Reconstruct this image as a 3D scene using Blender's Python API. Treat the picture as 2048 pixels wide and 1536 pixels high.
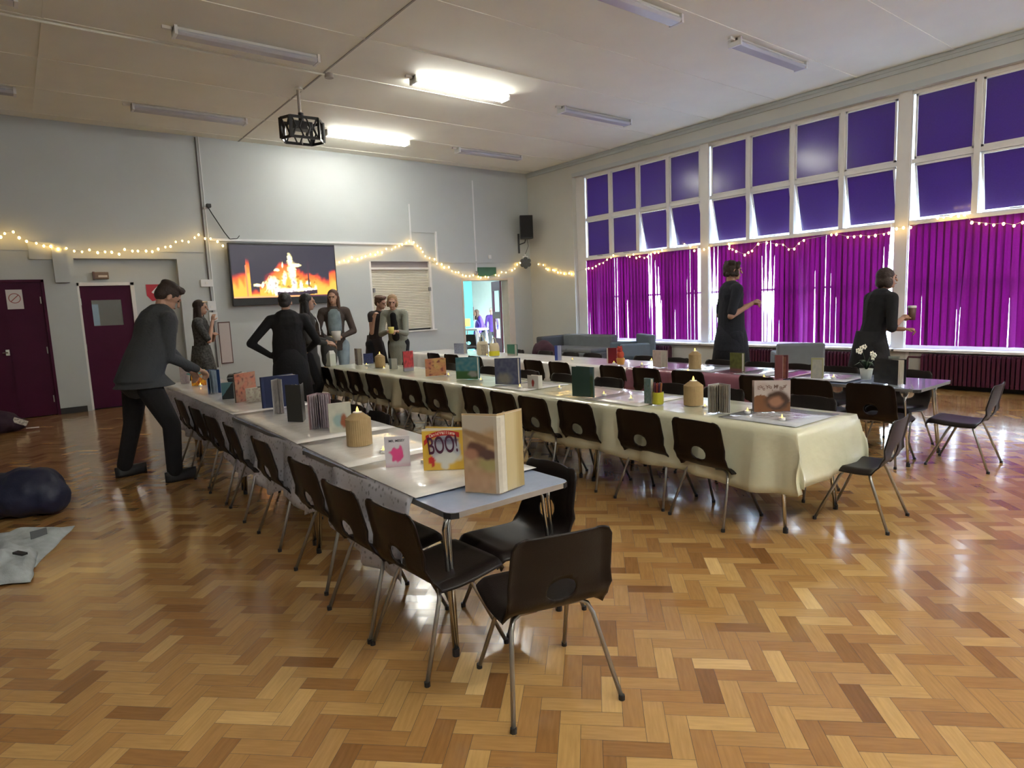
import bpy, bmesh, math, random
from mathutils import Vector, Matrix, noise
random.seed(7)
PI = math.pi
S = bpy.context.scene
COL = S.collection
for o in list(bpy.data.objects): bpy.data.objects.remove(o)

# ------------------------------------------------------------------ camera
H = 1.40
F_PX, YAW, PITCH, ROLL = 1275.443, 0.65760, 0.127946, -0.042674
def cam_axes():
    cy, sy = math.cos(YAW), math.sin(YAW)
    f = Vector((sy*math.cos(PITCH), cy*math.cos(PITCH), -math.sin(PITCH)))
    r = Vector((cy, -sy, 0)); u = r.cross(f)
    c, s = math.cos(ROLL), math.sin(ROLL)
    return c*r+s*u, -s*r+c*u, f
CR, CU, CF = cam_axes()
cam = bpy.data.objects.new('camera', bpy.data.cameras.new('camera')); COL.objects.link(cam)
m = Matrix(((CR.x, CU.x, -CF.x, 0), (CR.y, CU.y, -CF.y, 0), (CR.z, CU.z, -CF.z, H), (0, 0, 0, 1)))
cam.matrix_world = m
cam.data.sensor_width = 36; cam.data.lens = 36*F_PX/2048; cam.data.clip_start = .05; cam.data.clip_end = 200
S.camera = cam
def ray(px, py): return CR*((px-1024)/F_PX) - CU*((py-768)/F_PX) + CF
def at(px, py, z=0.0):            # point of the place seen at that pixel, on a level at height z
    d = ray(px, py); t = (z-H)/d.z; return Vector((d.x*t, d.y*t, z))
def aty(px, py, y): d = ray(px, py); t = y/d.y; return Vector((d.x*t, y, H+d.z*t))
def atx(px, py, x): d = ray(px, py); t = x/d.x; return Vector((x, d.y*t, H+d.z*t))
def hgt(p, px, py):               # height above p that the pixel shows
    d = ray(px, py); t = math.hypot(p.x, p.y)/math.hypot(d.x, d.y); return H+d.z*t-p.z

# ------------------------------------------------------------------ world, exposure
S.view_settings.view_transform = 'Standard'; S.view_settings.look = 'None'
S.view_settings.gamma = 1; S.view_settings.use_curve_mapping = False
S.view_settings.exposure = 3.2
W = bpy.data.worlds.new('sky'); S.world = W; W.use_nodes = True
nt = W.node_tree; nt.nodes.clear()
wo = nt.nodes.new('ShaderNodeOutputWorld'); bg = nt.nodes.new('ShaderNodeBackground')
tc = nt.nodes.new('ShaderNodeTexCoord'); sx = nt.nodes.new('ShaderNodeSeparateXYZ'); rp = nt.nodes.new('ShaderNodeValToRGB')
nt.links.new(tc.outputs['Generated'], sx.inputs[0]); nt.links.new(sx.outputs[2], rp.inputs[0])
rp.color_ramp.elements[0].position = 0.0; rp.color_ramp.elements[0].color = (.80, .97, 1, 1)
rp.color_ramp.elements[1].position = 0.6; rp.color_ramp.elements[1].color = (.50, .68, 1, 1)
nt.links.new(rp.outputs[0], bg.inputs[0]); bg.inputs[1].default_value = 4.0
nt.links.new(bg.outputs[0], wo.inputs[0])
YB, XW, ZC = 11.75, 9.77, 4.32
XG = XW+.12
XL, YF = -4.2, -4.0
def area(name, loc, rot, sx_, sy_, power, col, portal=False):
    l = bpy.data.lights.new(name, 'AREA'); l.shape = 'RECTANGLE'; l.size = sx_; l.size_y = sy_; l.energy = power; l.color = col
    if portal: l.cycles.is_portal = True
    o = bpy.data.objects.new(name, l); o.location = loc; o.rotation_euler = rot; COL.objects.link(o); return o
# sky portals outside each window bay (they only guide the sampling of the sky)
for i, (ya, yb) in enumerate(((7.05, 9.97), (3.85, 6.9), (.65, 3.7), (-2.55, .5))):
    area('window_daylight', (XG+.35, (ya+yb)/2, 2.25), (0, PI/2, 0), 3.6, yb-ya, 1, (1, 1, 1), True)

# ------------------------------------------------------------------ materials
MATS = {}
def mat(name, col, rough=.6, metal=0, spec=.5, bump=0, bscale=40, var=0, vscale=8, emit=None, es=0, coat=0, attr=None, trans=0, alpha=1, coord='Object'):
    if name in MATS: return MATS[name]
    M = bpy.data.materials.new(name); M.use_nodes = True; n = M.node_tree.nodes; L = M.node_tree.links
    b = n['Principled BSDF']; b.inputs['Base Color'].default_value = (*col, 1)
    b.inputs['Roughness'].default_value = rough; b.inputs['Metallic'].default_value = metal
    b.inputs['Specular IOR Level'].default_value = spec; b.inputs['Coat Weight'].default_value = coat
    b.inputs['Transmission Weight'].default_value = trans; b.inputs['Alpha'].default_value = alpha
    t = n.new('ShaderNodeTexCoord')
    src = None
    if attr:
        a = n.new('ShaderNodeAttribute'); a.attribute_name = attr; src = a.outputs['Color']
    if var:
        nz = n.new('ShaderNodeTexNoise'); nz.inputs['Scale'].default_value = vscale; nz.inputs['Detail'].default_value = 4
        L.new(t.outputs[coord], nz.inputs['Vector'])
        mr = n.new('ShaderNodeMapRange'); mr.inputs['To Min'].default_value = 1-var; mr.inputs['To Max'].default_value = 1+var
        mr.inputs['From Min'].default_value = .25; mr.inputs['From Max'].default_value = .75
        L.new(nz.outputs[0], mr.inputs[0])
        mx = n.new('ShaderNodeVectorMath'); mx.operation = 'SCALE'
        if src: L.new(src, mx.inputs[0])
        else: mx.inputs[0].default_value = col
        L.new(mr.outputs[0], mx.inputs['Scale']); src = mx.outputs[0]
    if src: L.new(src, b.inputs['Base Color'])
    if bump:
        nb = n.new('ShaderNodeTexNoise'); nb.inputs['Scale'].default_value = bscale; nb.inputs['Detail'].default_value = 3
        L.new(t.outputs[coord], nb.inputs['Vector'])
        bp = n.new('ShaderNodeBump'); bp.inputs['Strength'].default_value = bump; bp.inputs['Distance'].default_value = .02
        L.new(nb.outputs[0], bp.inputs['Height']); L.new(bp.outputs[0], b.inputs['Normal'])
    if emit:
        b.inputs['Emission Color'].default_value = (*emit, 1); b.inputs['Emission Strength'].default_value = es
        if attr and emit == (9, 9, 9): L.new(src, b.inputs['Emission Color'])
    MATS[name] = M; return M
M_wall = mat('wall_paint', (.48, .515, .52), .42, spec=.45, var=.03, vscale=1.5, bump=.05, bscale=18)
M_ceil = mat('ceiling_paint', (.82, .82, .73), .75, var=.03, vscale=2)
M_white = mat('white_gloss_paint', (.74, .73, .71), .35, var=.02)
M_plastic_w = mat('white_plastic', (.72, .73, .74), .4, var=.02)
M_purple = mat('maroon_door_paint', (.060, .004, .028), .5, spec=.18, var=.10, vscale=5)
M_black = mat('black_paint', (.012, .012, .014), .5, var=.1)
M_blackp = mat('black_plastic', (.010, .010, .011), .35, var=.1)
M_chair = mat('dark_brown_polypropylene', (.008, .0045, .004), .42, spec=.32, bump=.08, bscale=220, var=.08)
M_tube = mat('grey_steel_tube', (.36, .35, .33), .33, metal=.85, var=.05, vscale=20)
M_chrome = mat('chrome_table_leg', (.62, .62, .61), .16, metal=1, var=.03, vscale=20)
M_blue = mat('blue_laminate', (.38, .46, .64), .16, coat=.8, var=.04, vscale=30)
M_edge = mat('aluminium_edge', (.42, .42, .43), .3, metal=.7, var=.04, vscale=30)
M_rad = mat('maroon_radiator_paint', (.065, .010, .03), .35, var=.08, vscale=8)
M_grey_fab = mat('grey_sofa_fabric', (.17, .19, .21), .9, bump=.15, bscale=180, var=.06)
M_grey_fab2 = mat('blue_grey_fabric', (.13, .17, .21), .9, bump=.15, bscale=180, var=.06)

def floor_mat():
    M = bpy.data.materials.new('parquet_wood'); M.use_nodes = True; n = M.node_tree.nodes; L = M.node_tree.links
    b = n['Principled BSDF']; a = n.new('ShaderNodeAttribute'); a.attribute_name = 'tone'
    r = n.new('ShaderNodeValToRGB'); e = r.color_ramp.elements
    e[0].position = 0; e[0].color = (.20, .088, .028, 1); e[1].position = 1; e[1].color = (.72, .49, .22, 1)
    x = e.new(.35); x.color = (.36, .185, .064, 1); x = e.new(.75); x.color = (.51, .31, .115, 1)
    L.new(a.outputs['Fac'], r.inputs[0])
    uv = n.new('ShaderNodeUVMap'); mp = n.new('ShaderNodeMapping'); mp.inputs['Scale'].default_value = (9, 90, 1)
    L.new(uv.outputs[0], mp.inputs[0])
    nz = n.new('ShaderNodeTexNoise'); nz.inputs['Scale'].default_value = 1; nz.inputs['Detail'].default_value = 5
    L.new(mp.outputs[0], nz.inputs['Vector'])
    mr = n.new('ShaderNodeMapRange'); mr.inputs['To Min'].default_value = .72; mr.inputs['To Max'].default_value = 1.22
    L.new(nz.outputs[0], mr.inputs[0])
    sc = n.new('ShaderNodeVectorMath'); sc.operation = 'SCALE'
    L.new(r.outputs[0], sc.inputs[0]); L.new(mr.outputs[0], sc.inputs['Scale']); L.new(sc.outputs[0], b.inputs['Base Color'])
    tc = n.new('ShaderNodeTexCoord'); n2 = n.new('ShaderNodeTexNoise'); n2.inputs['Scale'].default_value = 9; n2.inputs['Detail'].default_value = 6
    L.new(tc.outputs['Object'], n2.inputs['Vector'])
    m2 = n.new('ShaderNodeMapRange'); m2.inputs['To Min'].default_value = .13; m2.inputs['To Max'].default_value = .22
    L.new(n2.outputs[0], m2.inputs[0]); L.new(m2.outputs[0], b.inputs['Roughness'])
    bp = n.new('ShaderNodeBump'); bp.inputs['Strength'].default_value = .12; bp.inputs['Distance'].default_value = .01
    n3 = n.new('ShaderNodeTexNoise'); n3.inputs['Scale'].default_value = 5; L.new(tc.outputs['Object'], n3.inputs['Vector'])
    ad = n.new('ShaderNodeMath'); ad.operation = 'ADD'; ml = n.new('ShaderNodeMath'); ml.operation = 'MULTIPLY'; ml.inputs[1].default_value = .5
    L.new(a.outputs['Fac'], ml.inputs[0]); L.new(n3.outputs[0], ad.inputs[0]); ad.inputs[1].default_value = 0
    ta = n.new('ShaderNodeAttribute'); ta.attribute_name = 'tilt'; va = n.new('ShaderNodeVectorMath'); va.operation = 'ADD'; vn = n.new('ShaderNodeVectorMath'); vn.operation = 'NORMALIZE'
    L.new(ad.outputs[0], bp.inputs['Height']); L.new(bp.outputs[0], va.inputs[0]); L.new(ta.outputs['Vector'], va.inputs[1]); L.new(va.outputs[0], vn.inputs[0]); L.new(vn.outputs[0], b.inputs['Normal']); L.new(vn.outputs[0], b.inputs['Coat Normal'])
    b.inputs['Specular IOR Level'].default_value = .5; b.inputs['Coat Weight'].default_value = .45; b.inputs['Coat Roughness'].default_value = .12
    return M

def glass_mat(name='window_glass', tint=(1, 1, 1), fac=.08):
    if name in MATS: return MATS[name]
    M = bpy.data.materials.new(name); M.use_nodes = True; n = M.node_tree.nodes; L = M.node_tree.links; n.clear()
    o = n.new('ShaderNodeOutputMaterial'); mx = n.new('ShaderNodeMixShader'); t = n.new('ShaderNodeBsdfTransparent'); g = n.new('ShaderNodeBsdfGlossy')
    t.inputs[0].default_value = (*tint, 1); g.inputs['Roughness'].default_value = .03; mx.inputs[0].default_value = fac
    L.new(t.outputs[0], mx.inputs[1]); L.new(g.outputs[0], mx.inputs[2]); L.new(mx.outputs[0], o.inputs[0]); MATS[name] = M; return M
def fabric_glow(name, col, tcol, fac, rough=.6, gloss=0, tr=0):
    M = bpy.data.materials.new(name); M.use_nodes = True; n = M.node_tree.nodes; L = M.node_tree.links; n.clear()
    o = n.new('ShaderNodeOutputMaterial'); mx = n.new('ShaderNodeMixShader'); d = n.new('ShaderNodeBsdfDiffuse'); t = n.new('ShaderNodeBsdfTranslucent')
    d.inputs[0].default_value = (*col, 1); mx.inputs[0].default_value = fac
    tc = n.new('ShaderNodeTexCoord'); nz = n.new('ShaderNodeTexNoise'); nz.inputs['Scale'].default_value = 60; L.new(tc.outputs['Object'], nz.inputs['Vector'])
    mr = n.new('ShaderNodeMapRange'); mr.inputs['To Min'].default_value = .8; mr.inputs['To Max'].default_value = 1.2; L.new(nz.outputs[0], mr.inputs[0])
    sc = n.new('ShaderNodeVectorMath'); sc.operation = 'SCALE'; sc.inputs[0].default_value = tcol; L.new(mr.outputs[0], sc.inputs['Scale']); L.new(sc.outputs[0], t.inputs[0])
    L.new(d.outputs[0], mx.inputs[1]); L.new(t.outputs[0], mx.inputs[2]); last = mx.outputs[0]
    if tr:
        m3 = n.new('ShaderNodeMixShader'); m3.inputs[0].default_value = tr; tp = n.new('ShaderNodeBsdfTransparent'); L.new(last, m3.inputs[1]); L.new(tp.outputs[0], m3.inputs[2]); last = m3.outputs[0]
    if gloss:
        m2 = n.new('ShaderNodeMixShader'); g = n.new('ShaderNodeBsdfGlossy'); g.inputs['Roughness'].default_value = rough; m2.inputs[0].default_value = gloss
        L.new(last, m2.inputs[1]); L.new(g.outputs[0], m2.inputs[2]); last = m2.outputs[0]
    L.new(last, o.inputs[0]); MATS[name] = M; return M
M_curtain = fabric_glow('purple_blind_fabric', (.15, .025, .125), (.33, .045, .27), .40)
M_shade = fabric_glow('indigo_shade_fabric', (.065, .035, .085), (.105, .055, .19), .38, .18, .05)
M_glass = glass_mat()
# thin plastic cloth
def plastic(name, col, rough=.14, bump=.5, var=.05, spec=.7, alpha=1):
    return mat(name, col, rough, spec=spec, bump=bump, bscale=9, var=var, vscale=6, coat=.4, alpha=alpha)
M_cl_white = plastic('white_plastic_sheet', (.82, .81, .79), .22, .30)
M_cl_green = plastic('pale_cream_plastic_sheet', (.66, .66, .50), .2, .3)
M_cl_pink = plastic('mauve_plastic_sheet', (.30, .12, .17), .2, .3)
M_cl_clear = plastic('crinkled_silver_sheet', (.50, .53, .58), .1, 1.0)

# ------------------------------------------------------------------ mesh helpers
class MB:
    def __init__(s): s.v = []; s.f = []
    def box(s, x0, x1, y0, y1, z0, z1):
        n = len(s.v); s.v += [(x0, y0, z0), (x1, y0, z0), (x1, y1, z0), (x0, y1, z0), (x0, y0, z1), (x1, y0, z1), (x1, y1, z1), (x0, y1, z1)]
        s.f += [tuple(n+i for i in q) for q in ((0, 3, 2, 1), (4, 5, 6, 7), (0, 1, 5, 4), (1, 2, 6, 5), (2, 3, 7, 6), (3, 0, 4, 7))]; return s
    def obox(s, c, sx_, sy_, sz_, R=None):
        n = len(s.v); c = Vector(c)
        for i, j, k in ((-1, -1, -1), (1, -1, -1), (1, 1, -1), (-1, 1, -1), (-1, -1, 1), (1, -1, 1), (1, 1, 1), (-1, 1, 1)):
            p = Vector((i*sx_/2, j*sy_/2, k*sz_/2)); p = R @ p if R else p; s.v.append(tuple(c+p))
        s.f += [tuple(n+i for i in q) for q in ((0, 3, 2, 1), (4, 5, 6, 7), (0, 1, 5, 4), (1, 2, 6, 5), (2, 3, 7, 6), (3, 0, 4, 7))]; return s
    def loft(s, rings, cap=True, close=False):     # rings: lists of equal length
        n = len(s.v); k = len(rings[0])
        for r in rings: s.v += [tuple(p) for p in r]
        for i in range(len(rings)-1):
            for j in range(k):
                a = n+i*k+j; b = n+i*k+(j+1) % k; s.f.append((a, b, b+k, a+k))
        if close:
            i = len(rings)-1
            for j in range(k):
                a = n+i*k+j; b = n+i*k+(j+1) % k; s.f.append((a, b, n+(j+1) % k, n+j))
        elif cap:
            s.f.append(tuple(n+j for j in reversed(range(k)))); e = n+(len(rings)-1)*k; s.f.append(tuple(e+j for j in range(k)))
        return s
    def tube(s, pts, r, seg=8):
        pts = [Vector(p) for p in pts]; rs = r if isinstance(r, (list, tuple)) else [r]*len(pts)
        rings = []; up = None
        for i, p in enumerate(pts):
            d = (pts[min(i+1, len(pts)-1)]-pts[max(i-1, 0)]).normalized()
            if up is None: up = Vector((0, 0, 1)) if abs(d.z) < .9 else Vector((0, 1, 0))
            u = d.cross(up)
            if u.length < 1e-4: u = d.cross(Vector((1, 0, 0)))
            u.normalize(); w = u.cross(d).normalized(); up = w
            rings.append([p+u*math.cos(2*PI*j/seg)*rs[i]+w*math.sin(2*PI*j/seg)*rs[i] for j in range(seg)])
        return s.loft(rings)
    def cyl(s, c, r, h, seg=20, r2=None):
        c = Vector(c); r2 = r if r2 is None else r2
        return s.loft([[c+Vector((math.cos(2*PI*j/seg)*rr, math.sin(2*PI*j/seg)*rr, zz)) for j in range(seg)] for rr, zz in ((r, 0), (r2, h))])
    def lathe(s, c, prof, seg=20):
        c = Vector(c)
        return s.loft([[c+Vector((math.cos(2*PI*j/seg)*rr, math.sin(2*PI*j/seg)*rr, zz)) for j in range(seg)] for rr, zz in prof])
    def ell(s, c, r, R=None, n=10, mseg=14):
        c = Vector(c); rings = []
        for i in range(n+1):
            th = PI*(i+.02)/(n+.04); z = -math.cos(th); q = math.sin(th)
            rings.append([c+((R @ Vector((r[0]*q*math.cos(2*PI*j/mseg), r[1]*q*math.sin(2*PI*j/mseg), r[2]*z))) if R else Vector((r[0]*q*math.cos(2*PI*j/mseg), r[1]*q*math.sin(2*PI*j/mseg), r[2]*z))) for j in range(mseg)])
        return s.loft(rings)
    def cap(s, a, b, ra, rb, flat=1, fdir=None, seg=12):   # tapered capsule, optionally flattened across fdir
        a = Vector(a); b = Vector(b); d = (b-a); L = d.length; d.normalize()
        w = Vector(fdir) if fdir else (Vector((0, 1, 0)) if abs(d.y) < .9 else Vector((1, 0, 0)))
        u = d.cross(w).normalized(); w = u.cross(d).normalized(); rings = []
        for t, q in ((-.98, .2), (-.8, .6), (-.45, .89), (0, 1)): rings.append((a+d*ra*t, ra*q))
        rings.append(((a+b)/2, (ra+rb)/2))
        for t, q in ((0, 1), (.45, .89), (.8, .6), (.98, .2)): rings.append((b+d*rb*t, rb*q))
        return s.loft([[c+u*math.cos(2*PI*j/seg)*r+w*math.sin(2*PI*j/seg)*r*flat for j in range(seg)] for c, r in rings])
    def mesh(s, name, smooth=False):
        me = bpy.data.meshes.new(name); me.from_pydata(s.v, [], s.f); me.update()
        b = bmesh.new(); b.from_mesh(me); bmesh.ops.recalc_face_normals(b, faces=b.faces); b.to_mesh(me); b.free()
        if smooth: me.polygons.foreach_set('use_smooth', [True]*len(me.polygons))
        return me
    def build(s, name, m, parent=None, smooth=False, bevel=0):
        me = s.mesh(name, smooth); me.materials.append(m); o = bpy.data.objects.new(name, me); COL.objects.link(o)
        if parent: o.parent = parent
        if bevel:
            md = o.modifiers.new('bevel', 'BEVEL'); md.width = bevel; md.segments = 2; md.limit_method = 'ANGLE'
        return o
def tag(o, label, cat, group=None, kind=None):
    if label: o['label'] = label
    if cat: o['category'] = cat
    if group: o['group'] = group
    if kind: o['kind'] = kind
    return o
def thing(name, label, cat, loc=(0, 0, 0), rz=0, group=None):
    o = bpy.data.objects.new(name, None); o.empty_display_size = .1; COL.objects.link(o); o.location = loc; o.rotation_euler = (0, 0, rz)
    return tag(o, label, cat, group)
def struct(o, name=None):
    o['kind'] = 'structure'
    if name: o.name = name
    return o
def sempty(name):
    o = bpy.data.objects.new(name, None); COL.objects.link(o); o['kind'] = 'structure'; return o
def copy_tree(o, parent=None):
    c = o.copy(); COL.objects.link(c)
    if parent: c.parent = parent
    for ch in KIDS.get(o.name, []): copy_tree(ch, c)
    return c
KIDS = {}
def index_kids():
    KIDS.clear()
    for o in bpy.data.objects:
        if o.parent: KIDS.setdefault(o.parent.name, []).append(o)
def bake(o):                          # apply modifiers once so that copies share the finished mesh
    dg = bpy.context.evaluated_depsgraph_get(); dg.update(); me = bpy.data.meshes.new_from_object(o.evaluated_get(dg))
    o.modifiers.clear(); o.data = me
def text_mesh(s_, size, depth=.0008):
    c = bpy.data.curves.new('t', 'FONT'); c.body = s_; c.size = size; c.extrude = depth; c.align_x = 'CENTER'; c.offset = size*.012
    o = bpy.data.objects.new('t', c); COL.objects.link(o)
    dg = bpy.context.evaluated_depsgraph_get(); dg.update(); me = bpy.data.meshes.new_from_object(o.evaluated_get(dg))
    v = [tuple(x.co) for x in me.vertices]; f = [tuple(p.vertices) for p in me.polygons]
    bpy.data.objects.remove(o); bpy.data.curves.remove(c); bpy.data.meshes.remove(me); return v, f
def add_mesh(mb, v, f, fn):
    n = len(mb.v); mb.v += [tuple(fn(Vector(p))) for p in v]; mb.f += [tuple(n+i for i in q) for q in f]

# ------------------------------------------------------------------ floor: herringbone parquet, one mesh, a tone per block
def build_floor():
    L, w = .210, .070; v = []; f = []; tones = []; uvs = []
    c, s = math.cos(PI/4), math.sin(PI/4)
    n = 3
    def add(x, y, hor):
        g = .0006
        if hor: q = [(x+g, y+g), (x+L-g, y+g), (x+L-g, y+w-g), (x+g, y+w-g)]
        else: q = [(x+g, y+g), (x+g, y+L-g), (x+w-g, y+L-g), (x+w-g, y+g)]
        q2 = [(a*c-b*s, a*s+b*c) for a, b in q]
        mx = sum(p[0] for p in q2)/4; my = sum(p[1] for p in q2)/4
        if not (XL-.2 < mx < XW+.15 and YF-.2 < my < YB+5.2): return
        if my > YB+.1 and not (6.5 < mx < XW): return
        k = len(v); v.extend((p[0], p[1], 0) for p in q2); f.append((k, k+1, k+2, k+3) if hor else (k+3, k+2, k+1, k))
        t = min(1, max(0, random.gauss(.5, .17))); tones.append(t)
        o = (random.random()*9, random.random()*9); u = [(0, 0), (L, 0), (L, w), (0, w)]
        uu = [(a+o[0], b+o[1]) for a, b in u]; uvs.append(uu if hor else uu[::-1])
    R = 140
    for i in range(-R, R):
        for j in range(-R, R):
            # herringbone lattice: horizontal block at (i+j.., ..) and the vertical one beside it
            x = (i+j*n)*w; y = (i-j*n)*w
            add(x, y, True); add(x-w, y+ -(0)*w - (L-w)+w*0, False) if False else add(x+L, y-L+w, False)
    me = bpy.data.meshes.new('floor'); me.from_pydata(v, [], f); me.update()
    a = me.attributes.new('tone', 'FLOAT', 'FACE'); a.data.foreach_set('value', tones)
    tl = me.attributes.new('tilt', 'FLOAT_VECTOR', 'FACE'); tl.data.foreach_set('vector', [q for _ in tones for q in (random.gauss(0, .006), random.gauss(0, .006), 0)])
    uv = me.uv_layers.new(name='uv')
    fl = []
    for u in uvs:
        for p in u: fl += [p[0], p[1]]
    uv.data.foreach_set('uv', fl)
    me.materials.append(floor_mat()); o = bpy.data.objects.new('floor', me); COL.objects.link(o); struct(o)
    MB().box(XL, XW+.2, YF, YB+5.2, -.05, -.0012).build('subfloor', M_black, o)
build_floor()

# ------------------------------------------------------------------ room shell
def build_shell():
    ce = MB().box(XL, XW+.3, YF, YB+.3, ZC, ZC+.1).build('ceiling', M_ceil); struct(ce)
    b = MB(); y = .85
    while y < YB: b.box(XL, XW, y-.02, y+.02, ZC-.006, ZC); y += 1.18
    b.build('joint_strip', M_ceil, ce)
    MB().box(3.38, 3.40, YF, YB, ZC-.008, ZC).build('seam_strip', mat('seam_grey', (.36, .34, .31), .7), ce)
    MB().box(.55, .57, YF, YB, ZC-.005, ZC).build('joint_strip', M_ceil, ce)
    # back wall with openings: left door (x<.43), door 2 recess, hatch, doorway
    w = MB(); T = .22
    def rect(x0, x1, z0, z1, yy=YB, t=T): w.box(x0, x1, yy, yy+t, z0, z1)
    rect(XL, -1.25, 0, ZC); rect(-1.25, .43, 2.02, ZC); rect(.43, .79, 0, ZC)
    rect(.79, 2.24, 2.33, ZC); rect(2.24, 5.65, 0, ZC); rect(5.65, 7.05, 0, .90); rect(5.65, 7.05, 2.31, ZC)
    rect(7.05, 7.84, 0, ZC); rect(7.84, 9.20, 1.94, ZC); rect(9.20, XW+.3, 0, ZC)
    # recess behind
    rect(.79, .83, 0, 2.33, YB+.0, .22); 
    w.box(.79, 2.30, YB+.14, YB+.22, 1.97, 2.33); w.box(1.58, 2.30, YB+.14, YB+.22, 0, 1.97); w.box(.60, .83, YB+.14, YB+.22, 0, 2.33)
    wb = w.build('wall_back', M_wall); struct(wb)
    # picture rail lines and ledges on the back wall
    struct(MB().box(-1.5, 2.68, YB-.012, YB, 2.44, 2.47).build('trim_5', M_wall))
    w = MB()
    w.box(XW, XW+.35, 10.25, YB+.2, 0, ZC); w.box(XW, XW+.35, YF, 10.25, 0, .50); w.box(XW, XW+.35, YF, 10.25, 3.98, ZC)
    w.box(XW, XW+.35, YF, -2.75, .5, 3.98)
    wr = w.build('wall_right', mat('wall_paint_cream', (.56, .56, .52), .5, var=.03, vscale=1.5, bump=.05, bscale=18)); struct(wr)
    c = MB(); c.box(XW-.03, XW, YF, YB, 4.22, 4.32); c.box(XW-.05, XW, YF, YB, 4.27, 4.30); c.box(XW-.015, XW, YF, 10.25, 3.98, 4.06)
    struct(c.build('trim_1', M_wall))
    struct(MB().box(XL-.2, XL, YF, YB+.2, 0, ZC).build('wall_left', M_wall))
    struct(MB().box(XL-.2, XW+.35, YF-.2, YF, 0, ZC).build('wall_front', M_wall))
    bb = MB(); bb.box(.43, .77, YB-.015, YB, 0, .09); bb.box(2.24, 5.65, YB-.015, YB, 0, .09); bb.box(5.65, 7.8, YB-.015, YB, 0, .09); bb.box(9.25, XW, YB-.015, YB, 0, .09)
    struct(bb.build('baseboard_back', M_black))
    struct(MB().box(XW-.015, XW, YF, YB-.015, 0, .09).build('baseboard_right', M_black))
    # outside ground and the pale building across the playground
    g = MB().box(XW+.4, XW+60, -40, 60, -.3, -.25).build('ground', mat('pale_paving', (.42, .45, .47), .9, var=.1)); struct(g)
build_shell()

# ------------------------------------------------------------------ windows
def build_bay(n, y0, y1, open_cols, closed):
    root = sempty('window_%d' % n)
    cols = 4; pitch = (y1-y0)/cols
    fr = MB(); x0, x1 = XG-.02, XG+.05
    ZS, ZT, ZM, ZTOP = .52, 2.24, 3.06, 3.93
    fr.box(x0, x1, y0-.05, y1+.05, ZTOP, 3.99)
    fr.box(x0-.02, x1, y0-.04, y0+.015, ZS, ZTOP); fr.box(x0-.02, x1, y1-.015, y1+.04, ZS, ZTOP)
    fr.box(x0-.02, x1, y0, y1, ZT-.035, ZT+.035)
    fr.box(x0, x1, y0, y1, ZM-.03, ZM+.03)
    fr.box(x0, x1, y0, y1, ZS, ZS+.05)
    fr.build('window_frame', M_white, root, bevel=.004)
    for k in range(1, cols):
        yy = y0+k*pitch
        MB().box(x0-.015, x1, yy-.034, yy+.034, ZT, ZTOP).build('mullion', M_white, root, bevel=.004)
        MB().box(x0+.03, x1, yy-.022, yy+.022, ZS, ZT).build('mullion', M_white, root)
    MB().box(x0+.03, x1, y0, y1, 1.40, 1.44).build('glazing_bar', M_white, root)
    MB().box(XW-.09, XG+.02, y0-.10, y1+.10, .485, .52).build('window_sill', M_white, root, bevel=.006)
    for k in range(cols):
        a = y0+k*pitch+.034; b = y0+(k+1)*pitch-.034
        col_from_far = cols-1-k
        # upper fixed light
        s_ = MB(); t = .028
        za, zb = ZM+.03, ZTOP
        s_.box(x0+.01, x1-.01, a, b, za, za+t); s_.box(x0+.01, x1-.01, a, b, zb-t, zb); s_.box(x0+.01, x1-.01, a, a+t, za, zb); s_.box(x0+.01, x1-.01, b-t, b, za, zb)
        s_.build('sash', M_white, root)
        MB().box(XG+.01, XG+.014, a+t, b-t, za+t, zb-t).build('pane', M_glass, root)
        MB().box(XG-.004, XG-.001, a+t+.0003, b-t-.0008, za+t+.0005, zb-t-.0005).build('shade_panel', M_shade, root)
        # lower light, top hung
        ang = math.radians(random.uniform(11, 14)) if col_from_far in open_cols else 0
        zt, zb2 = ZM-.032, ZT+.038
        piv = Vector((XG+.01, 0, zt))
        R = Matrix.Rotation(-ang, 4, 'Y')
        def rot(o):
            for v_ in o.data.vertices: v_.co = (R @ (Vector(v_.co)-piv))+piv
            return o
        s_ = MB(); s_.box(x0+.01, x1-.01, a+.006, b-.006, zb2, zb2+t); s_.box(x0+.01, x1-.01, a+.006, b-.006, zt-t, zt); s_.box(x0+.01, x1-.01, a+.006, a+.006+t, zb2, zt); s_.box(x0+.01, x1-.01, b-.006-t, b-.006, zb2, zt)
        rot(s_.build('sash', M_white, root))
        rot(MB().box(XG+.01, XG+.014, a+t+.006, b-t-.006, zb2+t, zt-t).build('pane', M_glass, root))
        rot(MB().box(XG-.004, XG-.001, a+t+.0063, b-t-.0068, zb2+t+.0005, zt-t-.0005).build('shade_panel', M_shade, root))
        st = MB(); st.tube([(XG-.03, (a+b)/2-.12, ZT+.045), (XG-.03, (a+b)/2, ZT+.05), (XG+.02+math.sin(ang)*.7, (a+b)/2+.1, ZT+.065)], .006, 6)
        st.build('stay', M_tube, root)
        # lower big panes
        for (p, q) in ((ZS+.05, 1.40), (1.44, ZT-.035)):
            MB().box(XG+.03, XG+.034, a, b, p, q).build('pane', M_glass, root)
    return root
BAYS = [(7.06, 9.98, (2, 3)), (3.86, 6.90, (0, 1, 2, 3)), (.66, 3.70, (0, 1, 2, 3)), (-2.54, .50, (0, 1, 2, 3))]
for i, (a, b, oc) in enumerate(BAYS): build_bay(i+1, a, b, oc, ())
pl = MB()
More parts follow.
